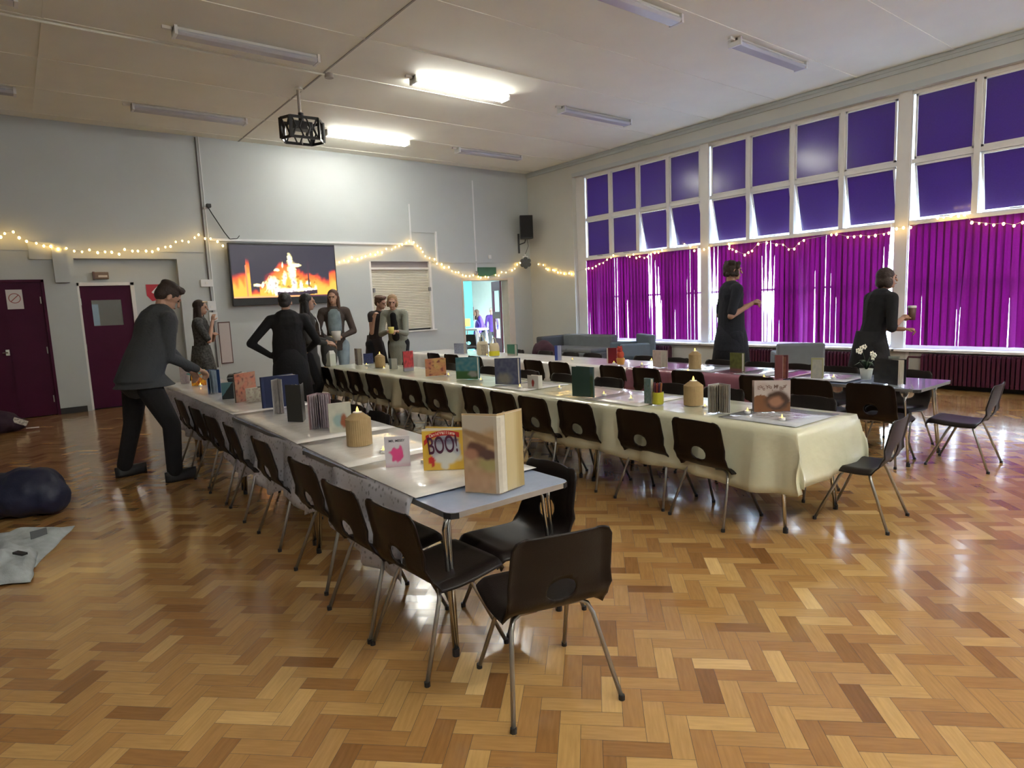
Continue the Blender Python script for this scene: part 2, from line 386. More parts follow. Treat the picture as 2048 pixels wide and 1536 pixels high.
for (a, b) in ((9.98, 10.25), (6.90, 7.06), (3.70, 3.86), (.50, .66), (-2.75, -2.54)):
    if a > 9.9: pl.box(XG-.02, XG+.2, a, b, .5, 3.99)
    else: pl.box(XG-.05, XG+.2, a-.0, b, .5, 3.99)
struct(pl.build('trim_2', M_white))
MB_s = MB().box(XW, XG+.1, -2.75, 10.25, .47, .50)
struct(MB_s.build('trim_3', M_white))

def vertical_blind(i, y0, y1, label, gaps, twist):
    root = thing('vertical_blind', label, 'blind', (XW+.045, (y0+y1)/2, .55))
    oy = (y0+y1)/2
    MB().box(-.02, .02, y0-oy, y1-oy, 1.66, 1.70).build('headrail', M_white, root)
    sl = MB(); n = int((y1-y0)/.083); rnd = random.Random(i*11+3); z0, z1 = .02, 1.66
    phase = rnd.random()*6
    for k in range(n+1):
        yy = y0-oy+.045+k*(y1-y0-.09)/n
        base = .30*math.sin(k*.55+phase)+rnd.uniform(-.12, .12)
        bot = base + (rnd.choice((-1, 1))*rnd.uniform(.7, 1.3) if rnd.random() < twist else rnd.uniform(-.15, .15))
        if any(a <= (yy+oy) <= b for a, b in gaps): bot = 1.2; base = .35
        sway = rnd.uniform(-.02, .02); R_ = []
        hw = .052
        for q in range(13):
            t = q/12; z = z1+(z0-z1)*t; an = base+(bot-base)*min(1, t*1.3)
            cx = sway*t*.3; cyy = yy+sway*t
            dx, dy = math.sin(an)*hw, math.cos(an)*hw
            nx, ny = math.cos(an)*.0008, -math.sin(an)*.0008
            cv = .006
            R_.append([(cx-dx+nx, cyy-dy+ny, z), (cx+nx+math.cos(an)*cv, cyy+ny-math.sin(an)*cv, z), (cx+dx+nx, cyy+dy+ny, z), (cx+dx-nx, cyy+dy-ny, z), (cx-nx+math.cos(an)*cv, cyy-ny-math.sin(an)*cv, z), (cx-dx-nx, cyy-dy-ny, z)])
        sl.loft(R_)
    sl.build('slats', M_curtain, root)
    return root
vertical_blind(1, 7.10, 9.93, 'purple vertical slat blind on the far window bay above the grey sofa', (), .30)
vertical_blind(2, 3.90, 6.85, 'purple vertical slat blind with wide gaps, on the middle window bay', ((5.62, 5.88), (6.70, 6.9), (3.88, 3.99)), .22)
vertical_blind(3, .70, 3.66, 'bright magenta vertical slat blind on the near window bay above the long radiator', (), .12)
vertical_blind(4, -2.5, .46, 'purple vertical slat blind on the nearest window bay at the side of the camera', (), .2)

# radiators
def radiator(y0, y1, z0, z1, label, pipe=None):
    root = thing('radiator', label, 'radiator', (XW-.12, (y0+y1)/2, 0)); oy = (y0+y1)/2
    b = MB(); n = int((y1-y0)/.05)
    for k in range(n):
        yy = y0-oy+(k+.5)*(y1-y0)/n
        b.loft([[Vector((x*.055, yy+math.copysign(min(.017, .017), s1), z)) for x, s1 in ((-1, -1), (1, -1), (1, 1), (-1, 1))] for z in (z0, z1-.02)])
        b.loft([[Vector((x*.04, yy+s1*.014, z)) for x, s1 in ((-1, -1), (1, -1), (1, 1), (-1, 1))] for z in (z1-.02, z1)])
    b.build('sections', M_rad, root, bevel=.004)
    r = MB(); r.tube([(0, y0-oy, z0+.04), (0, y1-oy, z0+.04)], .018); r.tube([(0, y0-oy, z1-.05), (0, y1-oy, z1-.05)], .018); r.build('header_pipes', M_rad, root)
    for yy in (y0-oy+.1, y1-oy-.1): MB().box(-.02, .02, yy-.012, yy+.012, 0, z0).build('foot', M_rad, root)
    if pipe: MB().tube([(0, y1-oy, z1-.05), (0, y1-oy+.16, z1-.05), (0, y1-oy+.17, z1-.08), (0, y1-oy+.17, .02)], .014).build('supply_pipe', M_rad, root)
radiator(7.60, 8.9, .07, .46, 'short maroon column radiator beside the grey sofa under the far window bay')
radiator(4.0, 6.35, .07, .46, 'maroon column radiator under the middle window bay behind the grey armchair')
radiator(.3, 3.40, .07, .47, 'long maroon column radiator under the near window bay at the right edge', True)
for yy in (3.6, ):
    o = MB().box(XW-.03, XW, yy-.01, yy+.03, .0, .50).build('trim_4', M_white); struct(o)

# ------------------------------------------------------------------ doors on the back wall
def build_doors():
    d = sempty('door_1')
    MB().box(-.33, .395, YB+.02, YB+.06, .01, 1.98).build('door_leaf', M_purple, d)
    MB().box(-1.2, -.335, YB+.02, YB+.06, .01, 1.98).build('door_leaf', M_purple, d)
    f = MB(); f.box(.395, .43, YB-.01, YB+.1, 0, 2.02); f.box(-1.25, .43, YB-.01, YB+.1, 1.98, 2.02); f.box(-1.25, -1.21, YB-.01, YB+.1, 0, 2.02)
    f.build('door_frame', M_purple, d)
    h = MB()
    for z in (1.72, .98, .25): h.box(.36, .372, YB+.008, YB+.02, z-.05, z+.05)
    h.build('hinge', M_tube, d)
    MB().obox((-.10, YB+.01, .98), .05, .012, .09).build('door_handle', M_chrome, d, bevel=.004)
    k = MB().tube([(-.10, YB+.01, .98), (-.10, YB-.03, .98), (-.16, YB-.035, .98)], .009); k.build('lever', M_chrome, d)
    MB().box(-.06, -.045, YB+.008, YB+.02, .1, 1.6).build('cover_strip', M_purple, d)
    struct(MB().box(-1.3, .45, YB+.13, YB+.16, -.05, 2.1).build('light_stop_behind_door', M_black))  # unseen backing added to stop outside light leaking round the door
    # no smoking notice
    s = thing('notice_sheet', 'white paper sheet with a red barred circle, taped on the left maroon door', 'notice', (.065, YB+.012, 1.60))
    MB().box(-.095, .095, -.001, .001, 0, .28).build('sheet', mat('white_paper', (.7, .66, .64), .8, var=.03), s)
    r = MB(); r.loft([[Vector((math.cos(2*PI*i/32)*rr, y, .155+math.sin(2*PI*i/32)*rr)) for i in range(32)] for rr, y in ((.062, -.0015), (.072, -.0015), (.072, -.003), (.062, -.003))], close=True)
    r.obox((0, -.0025, .155), .125, .001, .011, Matrix.Rotation(-PI/4, 3, 'Y')); r.build('barred_circle', mat('faded_red', (.35, .10, .09), .8, var=.1), s)
    # door 2 in its recess
    d = sempty('door_2'); y = YB+.13
    f = MB(); f.box(.80, .865, YB+.09, y+.01, 0, 1.97); f.box(1.545, 1.60, YB+.09, y+.01, 0, 1.97); f.box(.80, 1.60, YB+.09, y+.01, 1.92, 1.97); f.build('door_frame', M_white, d, bevel=.003)
    m_ = MB(); a0, a1 = .865, 1.545
    m_.box(a0, a1, y-.01, y+.03, .01, 1.30); m_.box(a0, a1, y-.01, y+.03, 1.70, 1.92); m_.box(a0, 1.0, y-.01, y+.03, 1.30, 1.70); m_.box(1.40, a1, y-.01, y+.03, 1.30, 1.70)
    m_.build('door_leaf', M_purple, d)
    MB().box(1.0, 1.40, y+.008, y+.014, 1.30, 1.70).build('pane', glass_mat('dark_glass', (.55, .5, .42), .12), d)
    for z in (1.68, .98, .25): MB().box(.86, .872, y-.02, y-.008, z-.05, z+.05).build('hinge', M_chrome, d)
    # dim passage beyond with a blue-lit window
    p = MB(); p.box(.3, 2.2, YB+1.3, YB+1.35, 0, 2.2); p.box(.3, .32, YB+.25, YB+1.3, 0, 2.2); p.box(2.2, 2.22, YB+.25, YB+1.3, 0, 2.2); p.box(.3, 2.2, YB+.25, YB+1.3, 2.18, 2.2)
    struct(p.build('wall_passage', mat('dim_passage_wall', (.10, .075, .05), .8, var=.1)))
    pw = sempty('window_5'); MB().box(1.05, 1.19, YB+1.28, YB+1.295, 1.30, 1.66).build('pane', mat('lit_blue_pane', (.2, .4, .7), .5, emit=(.25, .48, .85), es=.08), pw)
    # serving hatch with lowered shutter
    sh = sempty('window_6'); 
    s_ = MB(); z = .93
    while z < 2.18: s_.loft([[(x, YB+.06+dy, z+dz) for dy, dz in ((0, 0), (-.006, .008), (-.008, .0165), (-.006, .025), (0, .033), (.006, .0165))] for x in (5.68, 7.02)]); z += .034
    s_.build('shutter', mat('cream_shutter', (.66, .63, .52), .45, var=.03), sh, smooth=False)
    f = MB(); f.box(5.65, 5.69, YB-.005, YB+.09, .9, 2.31); f.box(7.01, 7.06, YB-.005, YB+.09, .9, 2.31); f.box(5.66, 7.05, YB+.01, YB+.09, 2.15, 2.19); f.build('guide_rail', M_white, sh)
    struct(MB().box(5.6, 7.1, YB+.13, YB+.16, .85, 2.35).build('light_stop_behind_hatch', mat('hatch_dark', (.1, .1, .1), .8)))  # added backing, keeps outside light from showing below the shutter
    MB().box(5.65, 7.05, YB+.05, YB+.12, 2.19, 2.31).build('shutter_box', mat('brown_grey_panel', (.30, .26, .26), .6), sh)
    MB().box(5.60, 7.10, YB-.05, YB+.05, .875, .90).build('window_sill', M_white, sh, bevel=.004)
    for x in (5.72, 7.0):
        MB().box(x-.02, x+.02, YB-.02, YB+.03, 1.70, 1.78).build('latch', mat('grey_latch', (.2, .2, .2), .5), sh)
    # doorway to the bright room
    d = sempty('door_3')
    f = MB(); f.box(7.80, 7.84, YB-.015, YB+.24, 0, 1.96); f.box(7.84, 9.2, YB+.0, YB+.24, 1.90, 1.94); f.box(9.07, 9.24, YB-.015, YB+.24, 0, 1.96)
    f.build('door_frame', mat('cream_frame', (.62, .56, .49), .5, var=.04), d, bevel=.004)
    tip = aty(987, 640, YB+.95); hg = V2 = Vector((9.05, YB+.25, 0)); dv = Vector((tip.x-9.05, .70, 0)); Lw = dv.length; R = Matrix.Rotation(math.atan2(dv.y, dv.x), 3, 'Z')
    g = MB()
    def pn(a0, a1, z0, z1, th=.04, mb=None): (mb or g).obox(hg+R @ Vector(((a0+a1)/2, 0, (z0+z1)/2)), a1-a0, th, z1-z0, R)
    pn(0, Lw, .01, .55); pn(0, Lw, 1.02, 1.18); pn(0, Lw, 1.68, 1.9); pn(0, .11, .55, 1.02); pn(0, .11, 1.18, 1.68); pn(Lw-.11, Lw, .55, 1.02); pn(Lw-.11, Lw, 1.18, 1.68)
    g.build('door_leaf', mat('pinkish_door_paint', (.22, .07, .13), .45, var=.05), d)
    for z0, z1 in ((.55, 1.02), (1.18, 1.68)):
        q = MB(); pn(.11, Lw-.11, z0, z1, .005, q); q.build('pane', M_glass, d)
build_doors()

# ------------------------------------------------------------------ the bright room beyond
def build_far_room():
    y0, y1 = YB+.22, YB+5.0
    w = MB(); w.box(6.5, 11.5, y1, y1+.1, 0, 3); w.box(6.5, 11.5, y0, y1, 2.6, 2.65); w.box(6.4, 6.5, y0, y1, 0, 3); w.box(11.5, 11.6, y0, y1, 0, 3)
    struct(w.build('wall_far_room', mat('pale_room_paint', (.62, .66, .60), .6, var=.03)))
    p = aty(934, 650, y1-.9)
    struct(MB().box(8.0, aty(945, 600, y1-.9).x, y1-.9, y1-.6, 0, 2.6).build('wall_teal', mat('teal_paint', (.11, .37, .34), .6, var=.03)))
    a = aty(982, 583, y1-.02); b = aty(996, 583, y1-.02)
    d = sempty('door_4'); MB().box(a.x, a.x+.75, y1-.04, y1-.001, 0, a.z).build('door_leaf', mat('orange_door', (.75, .36, .10), .5, var=.05), d)
    MB().box(a.x-.10, a.x, y1-.05, y1-.001, 0, a.z+.06).build('door_frame', M_white, d)
    lamp = thing('ceiling_lamp', 'long lit strip lamp on the ceiling of the bright room beyond the doorway', 'lamp', (9.3, YB+1.6, 2.55))
    MB().box(-.6, .6, -.06, .06, .03, .05).build('lamp_base', M_white, lamp)
    MB().box(-.58, .58, -.045, .045, -.02, .03).build('diffuser', mat('lit_room_diffuser', (1, 1, .95), .5, emit=(1, .96, .86), es=3.6), lamp)
    lamp2 = copy_tree2(lamp, (9.0, YB+3.4, 2.55)); lamp2['label'] = 'second lit strip lamp deeper in the bright room'
    # wall bits
    q = aty(955, 622, y1-.02)
    tag(MB().obox((q.x, y1-.03, q.z-.08), .55, .04, .42).build('notice_board', mat('dark_red_board', (.22, .03, .04), .7, var=.05)), 'dark red notice board on the wall of the far room', 'board')
    q = aty(968, 608, y1-.03)
    tag(MB().obox((q.x, y1-.03, q.z), .09, .05, .07).build('wall_sensor', M_plastic_w), 'small white sensor box on the wall of the far room', 'sensor')
    q = at(934, 652, .62)
    tag(MB().obox((aty(934, 645, YB+2.2).x, YB+2.2, aty(934, 645, YB+2.2).z), .17, .05, .2).build('yellow_folder', mat('yellow_card', (.85, .72, .02), .6, var=.05)), 'bright yellow folder standing on the table just inside the doorway', 'folder')
def copy_tree2(o, loc):
    index_kids(); c = copy_tree(o); c.location = loc; return c
build_far_room()

# ------------------------------------------------------------------ ceiling fixtures
LIT = mat('lit_fluorescent_diffuser', (1, 1, 1), .5, emit=(1, .98, .90), es=6.3)
LIT_FILL = mat('added_fill_diffuser', (1, 1, 1), .5, emit=(1, .98, .90), es=11)  # for the added fill row, stronger than the visible lit lamps
UNLIT = mat('unlit_prismatic_diffuser', (.50, .50, .55), .25, var=.03, alpha=1)
FXX = [(-.40, 'far left column'), (2.38, 'second column'), (5.15, 'third column'), (7.72, 'column nearest the windows')]
FXY = [(4.52, 'in the row nearest the camera'), (7.5, 'in the middle row'), (10.4, 'in the row by the back wall')]
def fixture(x, y, lit, label):
    t = thing('ceiling_light', label, 'light', (x, y, ZC), 0, 'fluorescent batten lights on the ceiling')
    MB().box(-.76, .76, -.05, .05, -.035, 0).build('housing', M_white, t, bevel=.004)
    d = MB(); pr = [(-.075, -.035), (-.085, -.06), (-.06, -.085), (.06, -.085), (.085, -.06), (.075, -.035)]
    d.loft([[(xx, a, b) for a, b in pr] for xx in (-.73, .73)]); d.build('diffuser', (LIT_FILL if y < 0 else LIT) if lit else UNLIT, t, bevel=.006)
    for s_ in (-1, 1): MB().box(s_*.745-.015, s_*.745+.015, -.085, .085, -.088, -.0).build('end_cap', M_plastic_w, t)
    MB().box(-.86, -.77, -.02, .02, -.03, 0).build('junction_box', M_white, t)
    if lit: return
for x, cx in FXX:
    for y, cy in FXY:
        if x == -.40 and y == 4.52: continue
        lit = (x == 5.15 and y > 7)
        if x == 2.38 and y == 4.52: continue
        fixture(x, y, lit, '%s fluorescent ceiling light %s, %s' % ('glowing lit' if lit else 'unlit', cy, cx))
for x, cx in FXX:
    for y, cy in ((-1.5, 'in the row behind the camera'),):
        fixture(x, y, True, 'added fluorescent fill light %s, %s' % (cy, cx))  # unseen lit row added to brighten the foreground
def conduit():
    t = thing('ceiling_conduit', 'thin cream cable conduit running along the ceiling to a round junction box', 'conduit', (0, 0, 0))
    MB().tube([(-4.1, 7.99, ZC-.015), (3.44, 7.96, ZC-.015)], .013).build('pipe', M_ceil, t)
    MB().cyl((3.46, 7.95, ZC-.05), .055, .05).build('junction_box', mat('beige_plastic', (.42, .38, .33), .5), t)
conduit()
def projector():
    x, y = 3.30, 8.60
    t = thing('projector_mount', 'black hexagonal open metal cage hanging from the ceiling on a pole', 'projector cage', (x, y, 3.62))
    MB().cyl((0, 0, .66), .07, .04, r2=.03).build('ceiling_plate', M_ceil, t)
    MB().cyl((0, 0, .36), .022, .33).build('pole', mat('beige_pole', (.40, .36, .31), .5), t)
    MB().cyl((.01, 0, .27), .035, .10).build('clamp', M_blackp, t)
    # cage: hexagonal prism with cut-outs
    c = MB(); hx = [(-.27, 0), (-.20, -.17), (.16, -.20), (.29, -.02), (.20, .17), (-.16, .19)]
    for i in range(6):
        a = Vector((*hx[i], 0)); b = Vector((*hx[(i+1) % 6], 0)); d = (b-a); n_ = d.normalized(); ang = math.atan2(d.y, d.x); R = Matrix.Rotation(ang, 3, 'Z')
        L = d.length
        for z in (.02, .27): c.obox((a+b)/2+Vector((0, 0, z)), L, .012, .035, R)
        c.obox(a+Vector((0, 0, .145)), .04, .03, .26, R)
        k = 2 if L > .3 else 1
        for q in range(k):
            p0 = a+d*(q/k); p1 = a+d*((q+1)/k); zig = [(p0+(p1-p0)*.12, .03), (p0+(p1-p0)*.38, .15), (p0+(p1-p0)*.12, .26)], [(p1+(p0-p1)*.12, .03), (p1+(p0-p1)*.38, .15), (p1+(p0-p1)*.12, .26)]
            for zz in zig: c.tube([p+Vector((0, 0, z)) for p, z in zz], .012, 6)
    c.build('cage', M_blackp, t)
    MB().box(-.13, .13, -.09, .09, .15, .25).build('projector_body', mat('dark_grey_case', (.03, .03, .032), .4), t, bevel=.01)
    MB().tube([(.02, -.0, .27), (.05, -.08, .20), (.07, -.1, .14)], .008).build('cable', M_plastic_w, t)
    MB().cyl((-.0, -.0, -.03), .008, .05).build('safety_pin', M_tube, t)
projector()

# ------------------------------------------------------------------ wall items
def tv():
    x0, x1, z0, z1 = 3.02, 4.91, 1.53, 2.60; y = YB-.10
    t = thing('television', 'large wall mounted screen showing a blazing log fire', 'television', ((x0+x1)/2, y, z0)); cx = (x0+x1)/2
    MB().box(x0-cx, x1-cx, -.03, .04, 0, z1-z0).build('case', M_blackp, t, bevel=.006)
    MB().box(-.35, .35, .04, .095, .3, .8).build('wall_bracket', M_black, t)
    NX, NY = 220, 118; X0, X1, Z0, Z1 = -.925, .925, .13, 1.035
    v = []; f = []; cols = []
    rnd = random.Random(4)
    def ss(a, b, x): x = max(0, min(1, (x-a)/(b-a))); return x*x*(3-2*x)
    def fire(u, w):              # u 0..1 left-right, w 0..1 bottom-top
        n1 = noise.noise(Vector((u*9, w*4, 1.3))); n2 = noise.noise(Vector((u*24+n1, w*9-n1*2, 5))); n3 = noise.noise(Vector((u*55, w*26+n2*2, 9)))
        base = (.030, .026, .040)
        # orange mass: mound centred .55
        ed = .30+.62*math.exp(-((u-.52)/.17)**2)+.18*math.exp(-((u-.8)/.10)**2)
        ed = ed*.82+n1*.10+n2*.06
        if u < .16: ed = (.45 if u < .13 else .75)+n1*.1
        if .16 <= u < .24: ed = .12+n2*.08
        if u > .93: ed = .45+n1*.15
        m = 1-ss(ed-.10, ed+.04, w)
        rim = max(0, min(1, m)); r = [base[0]+(.95-base[0])*rim, base[1]+(.16-base[1])*rim*rim, base[2]+(.03-base[2])*rim]
        core = ss(.45, .95, m)*(1-ss(ed*.45, ed*.85, w+n2*.10)); r[1] += .30*core; r[2] += .03*core
        # white-hot flames
        hot = 0
        for cx_, cz_, wx, wz, lean in ((.545, .72, .030, .17, -.05), (.56, .50, .045, .22, .02), (.48, .36, .028, .16, .25), (.36, .25, .075, .17, .3), (.40, .13, .05, .12, 0), (.57, .25, .035, .2, 0), (.64, .2, .022, .14, 0), (.71, .27, .03, .05, 0), (.60, .62, .06, .045, 0), (.415, .53, .03, .035, 0), (.22, .24, .045, .035, -.4), (.27, .24, .015, .07, .3), (.78, .14, .02, .10, .1), (.47, .62, .009, .07, .05), (.5, .12, .2, .07, 0), (.70, .14, .10, .05, 0)):
            du = (u-cx_-lean*(w-cz_)*.3)/wx+n3*.45; dw = (w-cz_)/wz+n2*.3
            hot = max(hot, math.exp(-(du*du+dw*dw)*.9))
        k = ss(.38, .62, hot+n3*.10); r = [r[0]*(1-k)+1.0*k, r[1]*(1-k)+.86*k, r[2]*(1-k)+(.42+.5*ss(.6, .9, hot))*k]
        # dark post at .72 and sticks
        if abs(u-.715-.01*w) < .007 and .22 < w < .70: r = [.06, .03, .05]
        if .12 < u < .135 and w < .62: r = [.9, .22, .10]
        # log
        lg = ss(.0, .012, .045-abs(w-.075-.02*math.sin(u*9)+n3*.012)) if .40 < u < .80 else 0
        if lg > 0: r = [r[i]*(1-lg)+(.035, .02, .035)[i]*lg for i in range(3)]
        if w < .03: r = [.95, .38, .16] if u < .66 else [.10, .03, .05]
        # dark specks among the flames
        sp = ss(.25, .40, noise.noise(Vector((u*38, w*24, 3.7))))
        if .05 < w < .42 and .3 < u < .8: r = [r[i]*(1-.55*sp) for i in range(3)]
        return r
    for j in range(NY+1):
        for i in range(NX+1):
            u, w_ = i/NX, j/NY; v.append((X0+(X1-X0)*u, -.0315, Z0+(Z1-Z0)*w_)); cols.append(fire(u, w_))
    for j in range(NY):
        for i in range(NX):
            a = j*(NX+1)+i; f.append((a, a+1, a+NX+2, a+NX+1))
    me = bpy.data.meshes.new('screen'); me.from_pydata(v, [], f)
    at_ = me.color_attributes.new('Col', 'FLOAT_COLOR', 'POINT')
    at_.data.foreach_set('color', [c for q in cols for c in (*q, 1)])
    me.materials.append(mat('fire_screen', (0, 0, 0), .3, attr='Col', emit=(9, 9, 9), es=.17)); MATS['fire_screen'].node_tree.nodes['Principled BSDF'].inputs['Base Color'].default_value = (0, 0, 0, 1)
    for l in list(MATS['fire_screen'].node_tree.links):
        if l.to_socket.name == 'Base Color': MATS['fire_screen'].node_tree.links.remove(l)
    o = bpy.data.objects.new('screen', me); COL.objects.link(o); o.parent = t
tv()
def wall_bits():
    y = YB
    t = tag(MB().tube([(2.70, y-.02, ZC-.02), (2.69, y-.02, 2.0), (2.70, y-.02, 1.6), (2.70, y-.02, .5)], .012).build('wall_conduit', mat('dark_grey_conduit', (.10, .09, .09), .6)), 'dark vertical cable conduit on the back wall left of the television', 'conduit')
    tag(MB().box(2.745, 2.76, y-.012, y, .5, ZC).build('wall_conduit', M_plastic_w), 'white vertical cable trunking beside the dark conduit left of the television', 'conduit')
    tag(MB().box(2.76, 6.66, y-.03, y, 2.635, 2.675).build('cable_trunking', M_plastic_w), 'long white horizontal cable trunking directly above the television', 'trunking')
    a = thing('wall_trunking', 'white angular cable trunking stepping down right of the television', 'trunking', (6.62, y, 2.66))
    MB().box(-.02, .01, -.015, 0, 0, .80).build('upright', M_plastic_w, a); MB().box(0, .60, -.015, 0, .24, .27).build('bridge', M_wall, a); MB().box(.57, .61, -.03, 0, -.42, .27).build('upright', M_plastic_w, a)
    tag(MB().box(8.20, 8.23, y-.012, y, 2.05, 4.05).build('cable_trunking', M_plastic_w), 'thin white vertical trunking rising above the doorway', 'trunking')
    tag(MB().box(7.1, 9.7, y-.02, y, 2.29, 2.32).build('cable_trunking', M_wall), 'grey horizontal trunking above the doorway', 'trunking')
    s = thing('exit_sign', 'dark green rectangular exit sign above the doorway', 'sign', (8.49, y, 1.99))
    MB().box(-.25, .25, -.03, 0, 0, .20).build('panel', mat('dark_green_sign', (.02, .11, .05), .4, var=.08), s, bevel=.003)
    tag(MB().ell((8.18, y-.03, 2.06), (.05, .04, .05)).build('alarm_sounder', mat('grey_plastic', (.35, .34, .35), .5), smooth=True), 'small round grey alarm sounder left of the green sign', 'alarm')
    tag(MB().box(8.55, 8.62, y-.03, y, 2.38, 2.46).build('wall_sensor', M_plastic_w), 'small white sensor on the wall above the green sign', 'sensor')
    tag(MB().box(.57, .75, y-.10, y, 1.97, 2.54).build('wall_box', M_wall), 'grey boxed-in casing on the wall left of the recessed door', 'casing')
    tag(MB().box(.30, .57, y-.05, y, 2.31, 2.56).build('wall_box', M_wall), 'shallower grey casing beside the tall one, left of the recessed door', 'casing')
    l = thing('emergency_light', 'small brown-tinted emergency light above the recessed door', 'light', (1.17, y+.13, 2.02))
    MB().box(-.10, .10, -.05, 0, 0, .11).build('case', mat('brown_tint_lamp', (.16, .09, .05), .35, var=.2, vscale=30), l, bevel=.01)
    MB().box(-.04, .08, -.056, -.05, .03, .06).build('reflector', mat('pale_reflector', (.6, .5, .4), .3), l)
    MB().box(-.11, -.085, -.058, 0, -.005, .115).build('end_cap', mat('dark_brown_cap', (.08, .03, .025), .4), l)
    r = thing('fire_notice', 'red fire notice with a white slanted stripe, beside the recessed door', 'notice', (1.86, y+.139, 1.66))
    b = MB(); b.v = [(-.09, -.004, .27), (.10, -.004, .27), (.10, -.004, .02), (-.02, -.004, .0), (-.09, -.004, .09), (-.09, 0, .27), (.10, 0, .27), (.10, 0, .02), (-.02, 0, .0), (-.09, 0, .09)]
    b.f = [(0, 1, 2, 3, 4), (9, 8, 7, 6, 5)]+[(i, (i+1) % 5, (i+1) % 5+5, i+5) for i in range(5)]; b.build('board', mat('fire_red', (.45, .01, .03), .5, var=.05), r)
    MB().obox((.05, -.006, .19), .16, .002, .035, Matrix.Rotation(-.8, 3, 'Y')).build('stripe', M_plastic_w, r)
    for (x0, x1, z0, z1, lb) in ((2.56, 2.74, 1.87, 1.99, 'white socket box on the wall above the switch, left of the television'), (2.63, 2.76, 1.47, 1.63, 'tall white switch box on the wall left of the television, upper of two'), (2.64, 2.77, 1.29, 1.44, 'white switch box on the wall left of the television, lower of two')):
        b = thing('wall_switch', lb, 'switch', ((x0+x1)/2, y, z0)); w2 = (x1-x0)/2
        MB().box(-w2, w2, -.04, 0, 0, z1-z0).build('back_box', M_plastic_w, b, bevel=.004); MB().box(-.02, .02, -.046, -.04, .04, .08).build('rocker', M_white, b)
    f = thing('wall_frame', 'narrow dark-framed pinkish panel on the wall left of the black coated person', 'frame', (2.86, y, .55))
    MB().box(-.1, .1, -.02, 0, 0, .72).build('frame', mat('dark_brown_frame', (.10, .05, .045), .5), f); MB().box(-.085, .085, -.024, -.02, .02, .70).build('panel', mat('pinkish_panel', (.50, .44, .43), .6), f)
    k = thing('camera_mount', 'small black camera on a wall bracket with a drooping cable', 'camera', (2.79, y, 3.2))
    MB().obox((0, -.08, 0), .07, .09, .06).build('camera_body', M_blackp, k, bevel=.008); MB().box(-.07, -.03, -.06, 0, -.05, -.02).build('bracket', M_plastic_w, k)
    MB().tube([(0, -.06, -.03), (.05, -.05, -.12), (.22, -.04, -.42), (.30, -.03, -.53)], .008, 6).build('cable', M_black, k)
    MB().tube([(.30, -.03, -.53), (.42, -.04, -.52), (.46, -.04, -.47)], .006, 6).build('cable', M_black, k)
    # loudspeaker by the corner
    p = Vector((9.42, y-.30, 2.80))
    s = thing('loudspeaker', 'black loudspeaker on a wall bracket high in the corner', 'loudspeaker', p, math.radians(-28))
    b = MB(); b.loft([[Vector((x, y_+.0, z)) for x, y_ in ((-.15, -.13), (.15, -.13), (.11, .13), (-.11, .13))] for z in (0, .52)])
    b.build('cabinet', M_blackp, s, bevel=.012); MB().box(-.14, .14, -.138, -.131, .03, .50).build('grille', mat('speaker_grille', (.006, .006, .007), .7, bump=.3, bscale=300), s)
    MB().cyl((0, 0, 0), .02, .001).build('badge', M_plastic_w, s)
    b = MB(); b.tube([(0, .05, 0), (-.02, .05, -.07), (-.12, .16, -.10)], .014); b.box(-.16, -.12, .14, .17, -.30, .14); b.build('bracket', M_black, s)
    MB().tube([(.04, .05, 0), (.05, .0, -.15), (0, .02, -.28), (-.03, .03, -.34)], .006, 6).build('cable', M_black, s)
    q = Vector((9.40, y-.28, 2.27))
    d = thing('stage_light', 'round black stage light with seven lenses in the corner below the loudspeaker', 'stage light', q, math.radians(-38))
    b = MB(); cs = [(0, 0)]+[(math.cos(PI/6+k*PI/3)*.085, math.sin(PI/6+k*PI/3)*.085) for k in range(6)]
    def ycyl(m_, cx, cz, r, a0, a1, seg=20): m_.loft([[Vector((cx+math.cos(2*PI*j/seg)*r, yy, cz+math.sin(2*PI*j/seg)*r)) for j in range(seg)] for yy in (a0, a1)])
    for cx, cz in cs: ycyl(b, cx, cz, .048, -.06, .05)
    b.build('body', M_blackp, d)
    for cx, cz in cs:
        b = MB(); ycyl(b, cx, cz, .033, -.066, -.058, 16); b.build('lens', mat('lens_glass', (.05, .045, .035), .1, spec=.9), d)
    b = MB(); b.tube([(-.0, .02, .13), (0, .02, .2)], .012); b.box(-.06, .06, 0, .1, .13, .15); b.build('yoke', M_plastic_w, d)
    w_ = tag(MB().obox((aty(854, 700, 11.2).x, 11.2, .55), .85, .02, .42, Matrix.Rotation(.05, 3, 'Y')).build('folded_table_top', mat('white_board', (.72, .73, .76), .5, var=.02)), 'white board leaning by the back wall behind the far tables', 'board')
    w_.data.transform(Matrix.Translation((0, .3, -.34)))
    h = thing('hearth_seat', 'x', 'x') if False else None
wall_bits()

